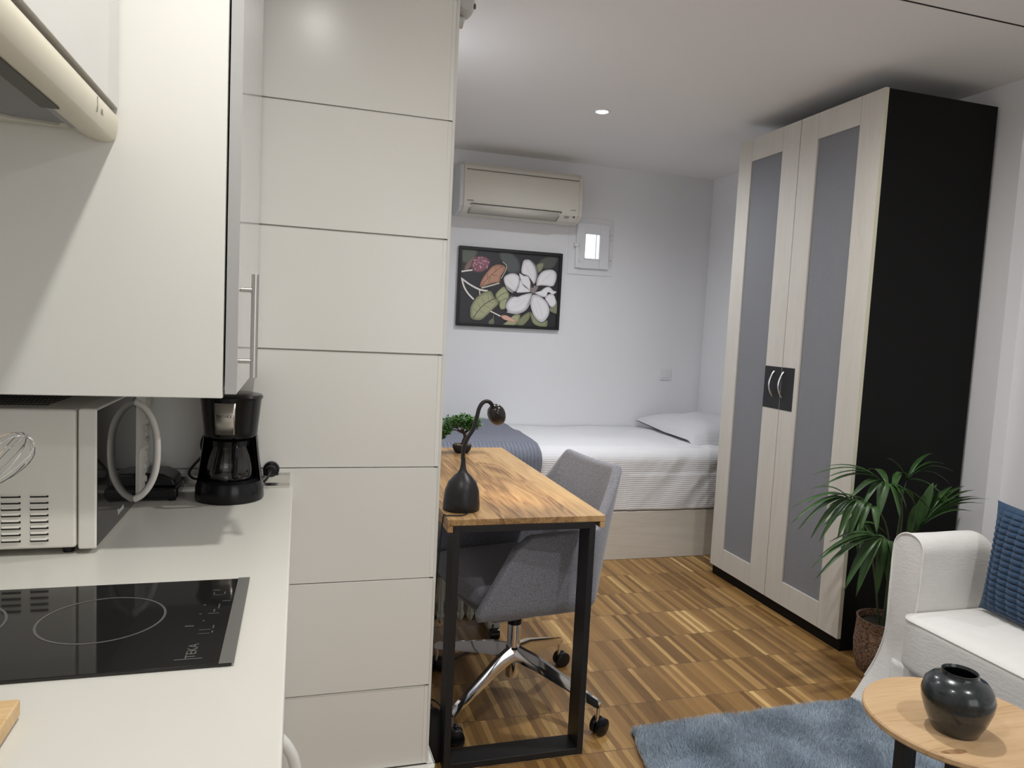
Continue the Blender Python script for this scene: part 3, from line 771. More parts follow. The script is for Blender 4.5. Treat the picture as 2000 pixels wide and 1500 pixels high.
# security camera on the pier, near the ceiling
t = thing('security_camera', (.40, 1.95, 2.11), 'small white security camera at the top edge of the tiled pier', 'security camera')
cmw = mat('camera_white', (.55, .55, .54), .4)
br = MB().cyl((.366, 1.95, 2.125), (.395, 1.95, 2.125), .016).cyl((.392, 1.95, 2.125), (.392, 1.95, 2.14), .008).build('bracket', cmw, t, bevel=.001)
hd = MB().lathe([(0, -.035), (.018, -.035), (.0235, -.028), (.025, 0), (.0235, .02), (.019, .026), (0, .026)], (.397, 1.945, 2.161), 32, axis='Y').build('housing', cmw, t)
MB().cyl((.4115, 1.92, 2.1575), (.4195, 1.915, 2.1565), .0068).build('lens', blackglass, hd)

# ================================================================ BED
bw = wood_mat('bleached_wood', (.50, .46, .38), (.60, .56, .485), (.66, .625, .56), 'X', .8, rough=.6)
t = thing('bed_base', (1.86, 4.25, 0), 'bleached wood box bed base along the back wall', 'bed')
box(.70, 2.868, 3.765, 3.79, 0, .285).box(.70, .725, 3.79, 4.73, 0, .285).box(2.843, 2.868, 3.79, 4.73, 0, .285).build('side_board', bw, t, bevel=.002)
box(.726, 2.842, 3.791, 4.73, .24, .283).build('platform', bw, t)
o = box(.715, 2.862, 3.80, 4.728, .287, .615).build('mattress', mat('mattress_fabric', (.6, .6, .6), .9), bevel=.05, seg=4)
tag(rest(o, 1.86, 4.25, .287), 'white mattress beneath the coverlet on the wooden bed base', 'mattress')
linen = stripe_mat('seersucker', (.78, .78, .79), (.68, .68, .70), .0125, (0, 1, 1), .9, .0015, grain=60)
def drape(s_, top, front, yb, r=.07):
    """s_ = arc length from the wall: returns (y, z, hang fraction)"""
    l1 = (YB-.008)-(front+r)
    if s_ < l1: return YB-.008-s_, top, 0
    s_ -= l1; q = r*PI/2
    if s_ < q:
        a = s_/r; return front+r-r*math.sin(a), top-r+r*math.cos(a), s_/q*.3
    s_ -= q
    return front, top-r-s_, .3+s_
def nz(x, y, z, s_): return noise.noise(Vector((x*s_, y*s_, z*s_)))
def cover(u, v):
    x = .708+2.155*u
    smax = .935-.07+.11+.30
    y, z, h = drape(v*smax, .645, 3.775, 0)
    crown = .012*math.sin(PI*min(1, max(0, (x-.86)/2)))
    if h == 0: z += crown*min(1, (4.73-y)*4)+.006*nz(x, y, 0, 5)
    e = max(0, min(1, (x-1.5)/.7))
    wr = .014*nz(x*1.0-z*.9, 2.2, z*.3, 8)+.006*nz(x*1.6-z*1.2, 7, z*.4, 15)
    y -= (.15+.85*e)*wr*min(1, h*2.2)*.75+.008*h
    if h == 0 and y < 4.1: z += e*.010*nz(x, y*.4, 3, 14)*(4.1-y)/.3
    if z < .50 and x > 1.86 and h > .3: y -= .004
    if h > .3 and z < .33: z += .012*nz(x, 0, 9, 3)
    return (x, y, max(z, .30 if False else .268))
o = MB().grid(cover, 200, 130).build('coverlet', linen, solid=.006, fix=False, angle=80)
tag(rest(o, 1.86, 4.25, .64), 'white finely striped coverlet hanging over the front of the bed', 'coverlet')
# grey quilted throw over the foot end
quilt = stripe_mat('quilted_throw', (.135, .147, .185), (.20, .215, .265), .022, (1, 0, 0), .85, .006, grain=150)
def throw(u, v):
    x = .695+.615*u
    y, z, h = drape(v*(.935-.07+.11+.16), .665, 3.752, 0)
    y = min(y, YB-.012)
    bul = math.exp(-((x-1.15)/.16)**2)*math.exp(-((y-4.5)/.22)**2)*.030
    if h == 0: z += bul+.010*nz(x, y, 4, 5)+.010
    x += .012*nz(0, y+z, 6, 4)+ (.02*(z-.5) if h > .3 else 0)
    rib = .0035*math.cos(2*PI*(x-.9)/.022)
    if h == 0: z += rib
    else: y -= rib+.006*nz(x, 1, z, 8)
    if h <= .01: z += .008*math.sin(min(1, (4.73-y)/.95)*PI)
    return (x, y, z)
o = MB().grid(throw, 220, 70).build('throw_blanket', quilt, solid=.014, fix=False, angle=80)
tag(rest(o, 1.1, 4.25, .67), 'grey-blue ribbed quilted throw across the foot of the bed', 'blanket')
# pillow
def cushion(cx, cy, cz, hx, hy, th, fl=.02, nu=48, nv=48, bumpf=None, tilt=None):
    def half(sg):
        def fn(u, v):
            a, b_ = 2*u-1, 2*v-1
            px, py = a*hx, b_*hy
            pin = 1-.045*(abs(a)**2)*0
            px *= 1-.06*(1-abs(b_)**2)*abs(a)**3; py *= 1-.11*(1-abs(a)**2)*abs(b_)**2
            m = max(0, (1-abs(a)**2.4))*max(0, (1-abs(b_)**2.4))
            h = th*(m**.55)
            if bumpf: h += bumpf(a, b_)*min(1, m*3)
            return Vector((px, py, sg*h))
        return fn
    mb = MB()
    for sg in (1, -1):
        f_ = half(sg)
        def g(u, v, f_=f_):
            p = f_(u, v)
            if tilt: p = tilt @ p
            return (cx+p.x, cy+p.y, cz+p.z)
        mb.grid(g, nu, nv)
    return mb
def pillow_fn(u, v, sg):
    a, b_ = 2*u-1, 2*v-1
    m = max(0, 1-abs(a)**2.2)*max(0, 1-abs(b_)**2.6)
    x = 2.62+.275*a*(1-.05*(1-b_*b_)); y = 4.285+.42*b_*(1-.05*(1-a*a))
    z = .672+(.115 if sg > 0 else .01)*m**.5*sg+.028*max(0, -a)*max(0, b_)
    z += .010*nz(x, y, 2, 7)*m + (.04*max(0, a))
    if b_ < -.72: q = (-.72-b_)/.28; z -= .075*q*q
    return (x, y, z+(.003*sg))
mb = MB()
for sg in (1, -1): mb.grid(lambda u, v, sg=sg: pillow_fn(u, v, sg), 50, 70)
o = mb.build('pillow', stripe_mat('pillow_linen', (.66, .66, .68), (.60, .60, .62), .0125, (0, 1, 0), .9, .0012, grain=50), angle=80)
tag(rest(o, 2.62, 4.285, .66), 'white plump pillow at the head of the bed in the corner', 'pillow')

# ================================================================ WARDROBE
WX = 2.253; WB = 2.851
blk = mat('wardrobe_black', (.004, .004, .004), .6, spec=.2, bump=(90, (1, 1, .1), .1, .0005))
t = thing('wardrobe', (2.55, 2.97, 0), 'tall two-door wardrobe with whitewashed door frames and black body', 'wardrobe')
box(2.272, WB, 2.474, 3.476, 0, 2.371).build('carcass', blk, t, bevel=.0015)
ww = wood_mat('whitewashed_wood', (.48, .455, .405), (.53, .505, .455), (.56, .54, .495), 'Z', 1.2, rough=.55)
gw = stripe_mat('grey_woven_panel', (.145, .15, .168), (.20, .206, .224), .007, (0, 1, .12), .75, .0015, grain=160)
edge = mat('door_edge', (.55, .53, .42), .5)
for (y0, y1, g0_, g1_) in ((2.983, 3.476, 3.112, 3.362), (2.474, 2.979, 2.600, 2.858)):
    b = MB()
    b.box(WX, WX+.018, y0, g0_-.0012, .058, 2.371).box(WX, WX+.018, g1_+.0012, y1, .058, 2.371)
    b.box(WX, WX+.018, g0_, g1_, .058, .1715).box(WX, WX+.018, g0_, g1_, 2.2525, 2.371)
    d = b.build('door', ww, t, bevel=.001)
    box(WX+.008, WX+.012, g0_, g1_, .172, 2.252).build('panel', gw, d)
    if y0 < 2.9: p0, p1, hy = 2.886, 2.9785, 2.966
    else: p0, p1, hy = 2.9835, 3.110, 3.038
    pl = box(WX-.002, WX, p0, p1, .991, 1.197).build('handle_plate', softblack, d, bevel=.0005)
    hp = smoothpath([(WX-.001, hy, 1.174), (WX-.012, hy, 1.160), (WX-.023, hy, 1.135), (WX-.027, hy, 1.112), (WX-.023, hy, 1.088), (WX-.012, hy, 1.064), (WX-.001, hy, 1.05)])
    MB().tube(hp, .0035, 10, flat=1.3).build('handle', mat('satin_metal', (.7, .7, .7), .25, 1), pl)
box(WX-.0002, WX+.0182, 2.4705, 2.4738, .058, 2.371).build('door_edge', edge, t)

# ================================================================ PALM
cork = mat('cork', (.25, .15, .095), .9, noise=(95, (1, 1, 1.6), .25), col2=(.065, .036, .022), bump=(80, (1, 1, 1), 1, .006))
PX, PY = 2.325, 2.295
t = thing('potted_palm', (PX, PY, 0), 'green kentia palm in a cork pot between wardrobe and white sofa', 'plant')
pot = MB().lathe([(0, 0), (.088, 0), (.094, .006), (.108, .06), (.112, .11), (.108, .16), (.106, .20), (.109, .217), (.101, .217), (.098, .19), (0, .19)], (PX, PY, 0), 48).build('pot', cork, t)
MB().lathe([(0, .192), (.098, .192)], (PX, PY, 0), 32).build('soil', mat('soil', (.02, .015, .01), .95), pot, fix=False)
leafm = mat('palm_leaf', (.055, .125, .032), .4, noise=(12, (1, 1, 1), .5), col2=(.018, .046, .013))
stemm = mat('palm_stem', (.05, .075, .03), .5)
def leaflet(mb, p0, p1, wd, arch=.03, side=None, n=9):
    p0, p1 = Vector(p0), Vector(p1); L_ = (p1-p0).length
    c0 = p0+(p1-p0)*.38+Vector((0, 0, arch+L_*.16))
    d = (p1-p0).normalized(); sv = d.cross(Vector((0, 0, 1)))
    if sv.length < .25: sv = Vector((.6, -.8, 0))
    sv.normalize()
    if side is not None: sv = (sv+Vector(side)*.8).normalized()
    vs = []
    for i in range(n):
        q = i/(n-1); p = (1-q)**2*p0+2*q*(1-q)*c0+q*q*p1
        wv = wd*(math.sin(PI*min(1, q*.93+.07)))**.75*(1-.25*q)+.0004
        tt = (2*(1-q)*(c0-p0)+2*q*(p1-c0)).normalized(); nn = sv.cross(tt)
        vs += [p-sv*wv+nn*wv*.25, p, p+sv*wv+nn*wv*.25]
    mb.add(vs, [(3*i+k, 3*i+k+1, 3*i+3+k+1, 3*i+3+k) for i in range(n-1) for k in (0, 1)])
# each frond: stem path, then leaflets as (start fraction on rachis, tip)
def frond(stem, tips, wd=.0165):
    path = smoothpath(stem, 8); n = len(path)
    rs = [.0045-.003*i/(n-1) for i in range(n)]
    f_ = MB().tube(path, rs, 8).build('frond_stem', stemm, t)
    mb = MB()
    for (q, tip, k) in tips:
        i = min(n-1, int(q*(n-1))); leaflet(mb, path[i], tip, wd*k)
    mb.build('leaflets', leafm, f_, solid=.0006, fix=False, angle=80)
def px(X, Z, Y=2.3): return (X, Y, Z)
# left drooping frond
frond([(2.31, 2.29, .19), (2.29, 2.27, .48), (2.22, 2.24, .64), (2.10, 2.20, .725), (1.985, 2.18, .750)],
      [(1, (1.739, 2.18, .664), .85), (1, (1.77, 2.18, .639), .95), (.97, (1.829, 2.18, .604), 1.1), (.93, (1.869, 2.18, .590), 1.15), (.88, (1.94, 2.17, .600), 1.15), (.82, (1.985, 2.17, .575), 1.1), (1, (1.82, 2.20, .733), .8),
       (1, (1.86, 2.24, .775), .8), (.76, (2.03, 2.16, .62), 1), (.9, (1.93, 2.30, .70), 1), (.8, (2.02, 2.33, .68), 1), (.7, (2.10, 2.15, .62), 1), (.95, (1.80, 2.26, .70), .9)])
# top arching frond
frond([(2.33, 2.30, .19), (2.36, 2.30, .50), (2.33, 2.27, .68), (2.25, 2.24, .775), (2.165, 2.22, .805)],
      [(1, (1.85, 2.22, .835), .75), (1, (1.893, 2.22, .79), .85), (1, (1.925, 2.24, .818), .7), (.98, (2.003, 2.20, .738), 1.1), (.95, (2.06, 2.19, .71), 1), (.92, (2.13, 2.18, .665), 1.4), (.84, (2.26, 2.18, .705), 1.2), (.80, (2.319, 2.18, .698), 1.15),
       (.74, (2.397, 2.18, .675), 1.2), (.86, (2.225, 2.17, .66), 1), (1, (2.00, 2.34, .84), .8), (.75, (2.42, 2.38, .78), 1), (.88, (2.28, 2.42, .80), 1), (.68, (2.42, 2.30, .70), 1)])
# front low frond
frond([(2.30, 2.26, .19), (2.27, 2.22, .40), (2.21, 2.18, .54), (2.14, 2.14, .60), (2.075, 2.12, .615)],
      [(1, (1.794, 2.12, .517), .85), (1, (1.814, 2.12, .471), 1.0), (1, (1.83, 2.13, .551), .8), (.97, (1.86, 2.13, .50), .9), (.96, (1.937, 2.11, .425), 1.5), (.92, (1.992, 2.11, .400), 1.5), (.86, (2.087, 2.11, .388), 1.25), (.78, (2.125, 2.11, .455), 1.2), (.82, (2.16, 2.10, .42), 1),
       (.95, (1.93, 2.20, .58), 1), (.7, (2.18, 2.10, .47), 1.1), (.6, (2.23, 2.10, .42), 1.1), (.8, (2.07, 2.22, .55), 1)])
# right upright fan frond
frond([(2.35, 2.30, .19), (2.38, 2.31, .42), (2.42, 2.31, .54), (2.47, 2.30, .60)],
      [(.92, (2.487, 2.28, .783), 1.25), (.96, (2.528, 2.30, .772), 1.25), (1, (2.61, 2.30, .76), 1.15), (1, (2.687, 2.31, .759), 1), (1, (2.727, 2.30, .743), .9), (1, (2.753, 2.30, .714), .9), (1, (2.816, 2.30, .702), .75), (.97, (2.80, 2.31, .68), .75), (.85, (2.44, 2.27, .74), 1.2), (.8, (2.56, 2.34, .74), 1.1),
       (.93, (2.66, 2.24, .67), 1.2), (.9, (2.60, 2.27, .72), 1.2), (.7, (2.39, 2.26, .70), 1)])
# back frond reaching over to the right
frond([(2.34, 2.31, .19), (2.39, 2.34, .55), (2.41, 2.35, .72), (2.44, 2.36, .795)],
      [(1, (2.625, 2.36, .841), .9), (1, (2.663, 2.36, .757), .9), (.95, (2.72, 2.40, .80), .8), (.9, (2.55, 2.24, .70), 1.1), (.85, (2.36, 2.40, .86), 1), (.9, (2.30, 2.30, .80), .9), (.95, (2.58, 2.38, .885), .7)])
# low dark frond at the back left
frond([(2.31, 2.31, .19), (2.27, 2.33, .44), (2.22, 2.34, .58), (2.17, 2.34, .64)],
      [(1, (2.02, 2.34, .60), 1.1), (.95, (2.06, 2.28, .50), 1.2), (.9, (2.13, 2.25, .45), 1.2), (.8, (2.23, 2.25, .47), 1.2), (.9, (2.10, 2.42, .66), 1), (.75, (2.30, 2.28, .55), 1.1)])

# ================================================================ DESK
dw = wood_mat('acacia_top', (.15, .075, .027), (.38, .225, .09), (.55, .37, .175), 'Y', 1.1, planks=.1227, rough=.42)
t = thing('desk', (.67, 2.59, 0), 'narrow wooden desk with black metal frame legs beside the tiled pier', 'desk')
b = MB().box(.425, .917, 1.998, 3.188, .746, .766)
tp = b.build('desktop', dw, t, bevel=.002)
box(.425, .441, 1.998, 3.188, .727, .7458).box(.901, .917, 1.998, 3.188, .727, .7458).build('edge_lip', dw, t, bevel=.0015)
def uframe(y0):
    b = MB()
    b.box(.443, .463, y0, y0+.08, 0, .745).box(.868, .888, y0, y0+.08, 0, .745)
    b.box(.463, .868, y0, y0+.08, 0, .02).box(.463, .868, y0, y0+.08, .725, .745)
    b.build('leg', blackmetal, t, bevel=.001)
uframe(2.000); uframe(3.10)

# ---- desk lamp
matte = mat('lamp_black', (.009, .009, .010), .4)
lx, ly = .488, 2.112
t = thing('desk_lamp', (lx, ly, .766), 'matt black gooseneck desk lamp with bell base on the front of the desk', 'lamp')
MB().lathe([(0, .7665), (.0545, .7665), (.056, .769), (.0555, .79), (.052, .825), (.043, .850), (.028, .868), (.016, .879), (.010, .890), (.0075, .905), (.0065, .925)], (lx, ly, 0), 56).build('base', matte, t)
np_ = smoothpath([(lx-.002, ly, .92), (.488, ly, .957), (.500, ly, .988), (.514, ly, 1.012), (.523, ly, 1.045), (.530, ly+.002, 1.075), (.541, ly+.004, 1.093), (.556, ly+.007, 1.098), (.569, ly+.010, 1.091), (.577, ly+.014, 1.078)])
MB().tube(np_, .0062, 14).build('gooseneck', matte, t)
# head: egg shape, opening pointed down towards the desk middle
ax = Vector((.55, .50, -.85)).normalized(); hc = Vector((.578, ly+.015, 1.079))
e1 = ax.cross(Vector((0, 0, 1))).normalized(); e2 = ax.cross(e1)
prf = [(.004, -.002), (.012, .000), (.021, .008), (.0265, .021), (.0272, .034), (.0245, .048), (.0205, .058)]
b = MB(); n = 32; vs = []
for (r_, s_) in prf:
    for k in range(n):
        a = 2*PI*k/n; vs.append(hc+ax*s_+r_*(math.cos(a)*e1+math.sin(a)*e2))
b.add(vs, [(i*n+k, i*n+(k+1) % n, (i+1)*n+(k+1) % n, (i+1)*n+k) for i in range(len(prf)-1) for k in range(n)]+[tuple(range(n))])
hd = b.build('lamp_head', mat('lamp_gloss', (.02, .016, .014), .22), t, solid=.0016)
b = MB(); vs = [hc+ax*.050+.0215*(math.cos(2*PI*k/n)*e1+math.sin(2*PI*k/n)*e2) for k in range(n)]
b.add(vs, [tuple(range(n))]); b.build('led_disc', mat('led_glow', (.9, .85, .75), .4, emis=(1, .78, .5, 30)), hd, fix=False)
l = bpy.data.lights.new('desk_lamp_beam', 'SPOT'); l.energy = 3.2; l.color = (1, .80, .56); l.spot_size = math.radians(95); l.spot_blend = .9; l.shadow_soft_size = .018
lo = bpy.data.objects.new('desk_lamp_beam', l); COL.objects.link(lo); lo.location = hc+ax*.056
lo.rotation_euler = ax.to_track_quat('-Z', 'Y').to_euler()
MB().tube(smoothpath([(.500, 2.06, .768), (.478, 2.035, .768), (.45, 2.03, .769), (.428, 2.035, .768), (.418, 2.04, .755), (.411, 2.05, .60), (.405, 2.08, .30), (.42, 2.12, .03), (.45, 2.2, .006)]), .0022, 8).build('lamp_cord', crd, t)

# ---- bonsai
bx_, by_ = .698, 3.06
t = thing('bonsai', (bx_, by_, .766), 'small bonsai tree in a ribbed black bowl at the far end of the desk', 'plant')
def ribbed(u, v):
    prof = [(0, .7665), (.024, .7665), (.030, .770), (.0385, .785), (.0400, .800), (.0385, .803), (.036, .800), (0, .797)]
    q = v*(len(prof)-1); i = min(len(prof)-2, int(q)); f_ = q-i
    r = prof[i][0]*(1-f_)+prof[i+1][0]*f_; z = prof[i][1]*(1-f_)+prof[i+1][1]*f_
    if .0 < v < .65: r *= 1+.03*math.cos(36*2*PI*u)
    a = 2*PI*u; return (bx_+r*math.cos(a), by_+r*math.sin(a), z)
MB().grid(ribbed, 216, 15, cu=True).build('bowl', softblack, t)
peb = MB(); R = random.Random(5)
for i in range(90):
    a = R.random()*2*PI; r = math.sqrt(R.random())*.034; s_ = .0022+.0018*R.random()
    c = Vector((bx_+r*math.cos(a), by_+r*math.sin(a), .800+.002*R.random()))
    peb.grid(lambda u, v, c=c, s_=s_: (c.x+s_*math.cos(2*PI*u)*math.sin(PI*v), c.y+s_*math.sin(2*PI*u)*math.sin(PI*v), c.z+.7*s_*math.cos(PI*v)), 7, 5, cu=True)
peb.build('pebbles', mat('pebble_tan', (.50, .40, .28), .6, noise=(180, (1, 1, 1), .3), col2=(.25, .18, .12)), t, kind='stuff')
bark = mat('bark', (.05, .035, .028), .85)
tr = MB().tube(smoothpath([(bx_+.005, by_, .797), (bx_+.007, by_, .815), (bx_+.012, by_-.002, .835), (bx_+.005, by_-.003, .853), (bx_-.008, by_, .868)]), [.010-.0045*i/24 for i in range(25)], 10)
for tip in ((.62, 3.04, .862), (.66, 3.09, .895), (.70, 3.03, .905), (.745, 3.07, .885), (.765, 3.05, .872)):
    tr.tube(smoothpath([(bx_+.006, by_-.003, .850), ((bx_+tip[0])/2, (by_+tip[1])/2, .868), tip]), [.004]*4+[.0028]*5+[.0015]*4, 6)
tr.build('trunk', bark, t)
lf = MB()
blobs = [((.655, 3.06, .902), (.045, .040, .028)), ((.70, 3.05, .915), (.048, .04, .024)), ((.745, 3.06, .900), (.036, .034, .025)), ((.725, 3.05, .885), (.04, .03, .02)), ((.622, 3.05, .868), (.026, .03, .024)), ((.60, 3.06, .845), (.02, .025, .02)), ((.68, 3.09, .89), (.05, .035, .02))]
for i in range(2600):
    c, rad = R.choice(blobs); d = Vector((R.gauss(0, 1), R.gauss(0, 1), R.gauss(0, 1))).normalized()*(.55+.5*R.random())
    p = Vector((c[0]+d.x*rad[0], c[1]+d.y*rad[1], c[2]+d.z*rad[2]))
    a = R.random()*2*PI; dr = Vector((math.cos(a), math.sin(a), R.uniform(-.3, .8))).normalized(); sd_ = dr.cross(Vector((R.uniform(-1, 1), R.uniform(-1, 1), 1))).normalized()
    s_ = .0075+.0045*R.random()
    lf.add([p, p+dr*s_*.5+sd_*s_*.45, p+dr*s_*1.2, p+dr*s_*.5-sd_*s_*.45], [(0, 1, 2, 3)])
lf.build('foliage', mat('bonsai_leaf', (.10, .24, .055), .45, noise=(110, (1, 1, 1), .35), col2=(.03, .085, .02)), t, fix=False, smooth=False, kind='stuff')

# ================================================================ DESK CHAIR
fab = mat('grey_melange', (.27, .275, .31), .9, noise=(420, (1, 1, 1), .28), col2=(.10, .105, .125), bump=(500, (1, 1, 1), .4, .001), sheen=.3)
ccx, ccy = .755, 2.352
t = thing('desk_chair', (ccx, ccy, 0), 'grey upholstered swivel tub chair tucked under the wooden desk', 'chair')
TR_ = Matrix.Rotation(math.radians(12), 3, 'Z')
def turn(p):
    q = TR_ @ (Vector(p)-Vector((ccx, ccy, 0))); return (q.x+ccx, q.y+ccy, q.z)
def tub(u, v):
    # u along the U-shaped wall, v height
    yc = 2.375; B = .237; xb = .985
    q = abs(2*u-1); sg = -1 if u < .5 else 1
    s_ = 1-q            # 0 at front tips, 1 at back centre
    if s_ < .42:
        k = s_/.42; x = .49+(.79-.49)*k; y = sg*B
        dx, dy = 0, sg
    else:
        a = (1-(s_-.42)/.58)*PI/2
        ca, sa = math.cos(a)**.5, math.sin(a)**.5
        x = .79+(xb-.79)*ca; y = sg*B*sa; dx, dy = ca, sg*sa
    back = max(0, min(1, (s_-.62)/.20)); back = back*back*(3-2*back)
    top = .675+.195*back-.012*math.cos((2*u-1)*14)*0
    if s_ < .12: top -= (.12-s_)*.35
    dip = 1-min(1, abs(2*u-1)/.30); top -= .018*max(0, dip)**1
    zb = .412-.045*s_; z = zb+(top-zb)*v
    # bottom tucks in
    if v < .16:
        k = v/.16; k = math.sqrt(1-(1-k)**2); f_ = .80+.20*k
        x = .77+(x-.77)*(.9+.1*k); y *= f_; 
    x += .115*max(0, v-.1)*back
    y = y*(1-.02*back*v)+.02*back*v
    x += (1-min(1, s_/.5))*.135*max(0, v-.1)      # front edge leans back as it rises
    y += sg*.012*v*(1-back)
    return turn((x, yc+y, z))
MB().grid(tub, 90, 26).build('tub_shell', fab, t, solid=.034, fix=False, angle=80, sub=1)
sc_ = MB().prism([(.525, 2.175), (.60, 2.155), (.86, 2.155), (.94, 2.20), (.965, 2.372), (.94, 2.545), (.86, 2.59), (.60, 2.59), (.525, 2.57), (.505, 2.372)], 'Z', .43, .505)
sc_.v = [turn(p) for p in sc_.v]
sc_.build('seat_cushion', fab, t, bevel=.025, seg=4)
sb_ = MB().prism([(.575, 2.18), (.90, 2.18), (.93, 2.372), (.90, 2.565), (.575, 2.565), (.56, 2.372)], 'Z', .372, .43)
sb_.v = [turn(p) for p in sb_.v]
sb_.build('seat_base', fab, t, bevel=.02, seg=3)
MB().cyl((ccx, ccy, .29), (ccx, ccy, .36), .012).box(ccx-.06, ccx+.06, ccy-.05, ccy+.05, .35, .372).build('seat_mount', chrome, t, bevel=.002)
MB().cyl((ccx, ccy, .095), (ccx, ccy, .29), .0235, n=32).build('column', chrome, t, bevel=.002)
MB().cyl((ccx, ccy, .286), (ccx, ccy, .305), .025, n=32).build('collar', blackplastic, t, bevel=.003)
MB().cyl((ccx, ccy, .198), (ccx, ccy, .206), .0262, n=32).build('collar', blackplastic, t, bevel=.001)
for ang in (40, -50, 220, 130):
    a = math.radians(ang); d = Vector((math.cos(a), math.sin(a), 0)); s_ = Vector((-d.y, d.x, 0)); b = MB()
    pr_ = [(.015, .210, .160, .018), (.10, .196, .150, .0165), (.30, .132, .104, .0125), (.338, .120, .096, .0115), (.350, .112, .096, .010)]
    vs = []
    for (r, zt, zb, wd_) in pr_:
        p = Vector((ccx, ccy, 0))+d*r
        for (sx, zz) in ((-1, zb), (-.9, (zb+zt)/2), (-.45, zt), (.45, zt), (.9, (zb+zt)/2), (1, zb)):
            q = p+s_*sx*wd_; vs.append((q.x, q.y, zz))
    m_ = len(pr_)
    b.add(vs, [(i*6+k, i*6+(k+1) % 6, (i+1)*6+(k+1) % 6, (i+1)*6+k) for i in range(m_-1) for k in range(6)]+[tuple(range(6)), tuple(range((m_-1)*6, m_*6))])
    lg = b.build('leg', chrome, t)
    e = Vector((ccx, ccy, 0))+d*.342
    MB().cyl((e.x, e.y, .045), (e.x, e.y, .104), .0065, n=16).build('caster_pin', chrome, lg)
    ca_ = math.radians({40: -75, -50: -62, 220: -95, 130: -40}[ang]); ad = Vector((math.cos(ca_), math.sin(ca_), 0)); c = e+Vector((-ad.y, ad.x, 0))*.012+Vector((0, 0, .029))
    b = MB()
    for sgn in (-1, 1):
        b.tube([c+ad*sgn*.004, c+ad*sgn*.006, c+ad*sgn*.019, c+ad*sgn*.0225], [.026, .0285, .0285, .022], 32)
    b.build('caster', blackplastic, lg)

# ---- oil radiator under the desk
rad = mat('radiator_white', (.50, .52, .47), .4)
t = thing('oil_radiator', (.70, 2.95, 0), 'white portable oil radiator standing under the far end of the desk', 'radiator')
for k in range(7):
    x = .515+k*.043
    b = MB().prism([(2.885, .075), (2.90, .062), (3.02, .062), (3.035, .075), (3.035, .60), (3.02, .615), (2.90, .615), (2.885, .60)], 'X', x-.0035, x+.0035)
    for yy in (2.905, 3.015): b.cyl((x-.016, yy, .10), (x+.016, yy, .10), .015, n=12).cyl((x-.016, yy, .57), (x+.016, yy, .57), .015, n=12)
    b.prism([(2.893, .08), (2.917, .08), (2.917, .60), (2.893, .60)], 'X', x-.012, x+.012)
    b.build('fin', rad, t, bevel=.003)
bxr = box(.80, .86, 2.865, 3.04, .035, .42).build('control_box', rad, t, bevel=.01, seg=3)
MB().cyl((.859, 2.95, .33), (.875, 2.95, .33), .022).build('dial', softblack, bxr)
for x in (.52, .83):
    b = MB().box(x-.012, x+.012, 2.84, 3.07, .03, .042).cyl((x-.02, 2.86, .021), (x+.02, 2.86, .021), .021).cyl((x-.02, 3.05, .021), (x+.02, 3.05, .021), .021)
    b.build('wheel', blackplastic, t)

MB().tube(smoothpath([(.44, 2.42, .05), (.46, 2.50, .05), (.54, 2.62, .006), (.66, 2.72, .006), (.78, 2.80, .006), (.825, 2.862, .06)]), .0032, 8).build('power_cord', crd, t)
# ---- power strip and cables beside the desk leg
t = thing('power_strip', (.43, 2.30, 0), 'black power strip with plugs and cables between tiled pier and desk leg', 'power strip')
box(.400, .445, 2.16, 2.42, .001, .035).build('strip_body', blackplastic, t, bevel=.006)
for y in (2.20, 2.27, 2.35):
    MB().lathe([(0, .036), (.018, .036), (.018, .055), (.012, .075), (.006, .085), (0, .085)], (.422, y, 0), 20).build('plug', blackplastic, t)
b = MB()
b.tube(smoothpath([(.422, 2.20, .08), (.43, 2.18, .13), (.46, 2.15, .12), (.485, 2.14, .05), (.50, 2.18, .006), (.54, 2.16, .006), (.52, 2.11, .006), (.48, 2.20, .02), (.455, 2.3, .05)]), .0028, 8)
b.tube(smoothpath([(.422, 2.27, .08), (.41, 2.26, .22), (.42, 2.30, .38), (.43, 2.33, .48), (.42, 2.4, .60), (.42, 2.5, .70)]), .0028, 8)
b.tube(smoothpath([(.43, 2.42, .02), (.42, 2.5, .2), (.44, 2.62, .32), (.50, 2.74, .20), (.45, 2.85, .02), (.40, 2.95, .01)]), .003, 8)
b.build('cable', crd, t)
bg = mat('bag_black', (.01, .01, .011), .6, bump=(40, (1, 1, 1), .3, .004))
b = MB().lathe([(0, 0), (.040, 0), (.045, .01), (.047, .05), (.042, .10), (.030, .135), (.012, .15), (0, .152)], (.425, 2.085, 0), 24)
o = b.build('cable_bag', bg); tag(rest(o, .425, 2.085, 0), 'small black cable pouch on the floor behind the front desk leg', 'bag')

# ================================================================ SOFA
sofa = mat('white_slipcover', (.72, .705, .68), .9, noise=(30, (1, 1, 1), .6), col2=(.68, .665, .64), bump=(45, (1, 1, 3), .25, .004), sheen=.2)
t = thing('sofa', (2.3, 1.2, 0), 'small white slipcovered sofa with rounded arm beside the palm', 'sofa')
def arm_fn(y0, y1, flare):
    # profile across Y (closed loop), swept along X from the front face to the back
    H = .675; yc = (y0+y1)/2; hw = (y1-y0)/2
    def prof(s_):
        # s_ 0..1 : outer floor -> up -> over -> down to inner seat
        if s_ < .38:
            k = s_/.38; z = .02+(H-hw-.02)*k; fl = max(0, 1-z/.30)**1.5
            return (yc+hw*flare+flare*.085*fl, z)
        if s_ < .62:
            a = PI*(s_-.38)/.24; return (yc+flare*hw*math.cos(a)*(1+.06*math.sin(a)), H-hw+hw*math.sin(a))
        k = (s_-.62)/.38; z = H-hw-(H-hw-.02)*k
        return (yc-flare*hw, z)
    return prof
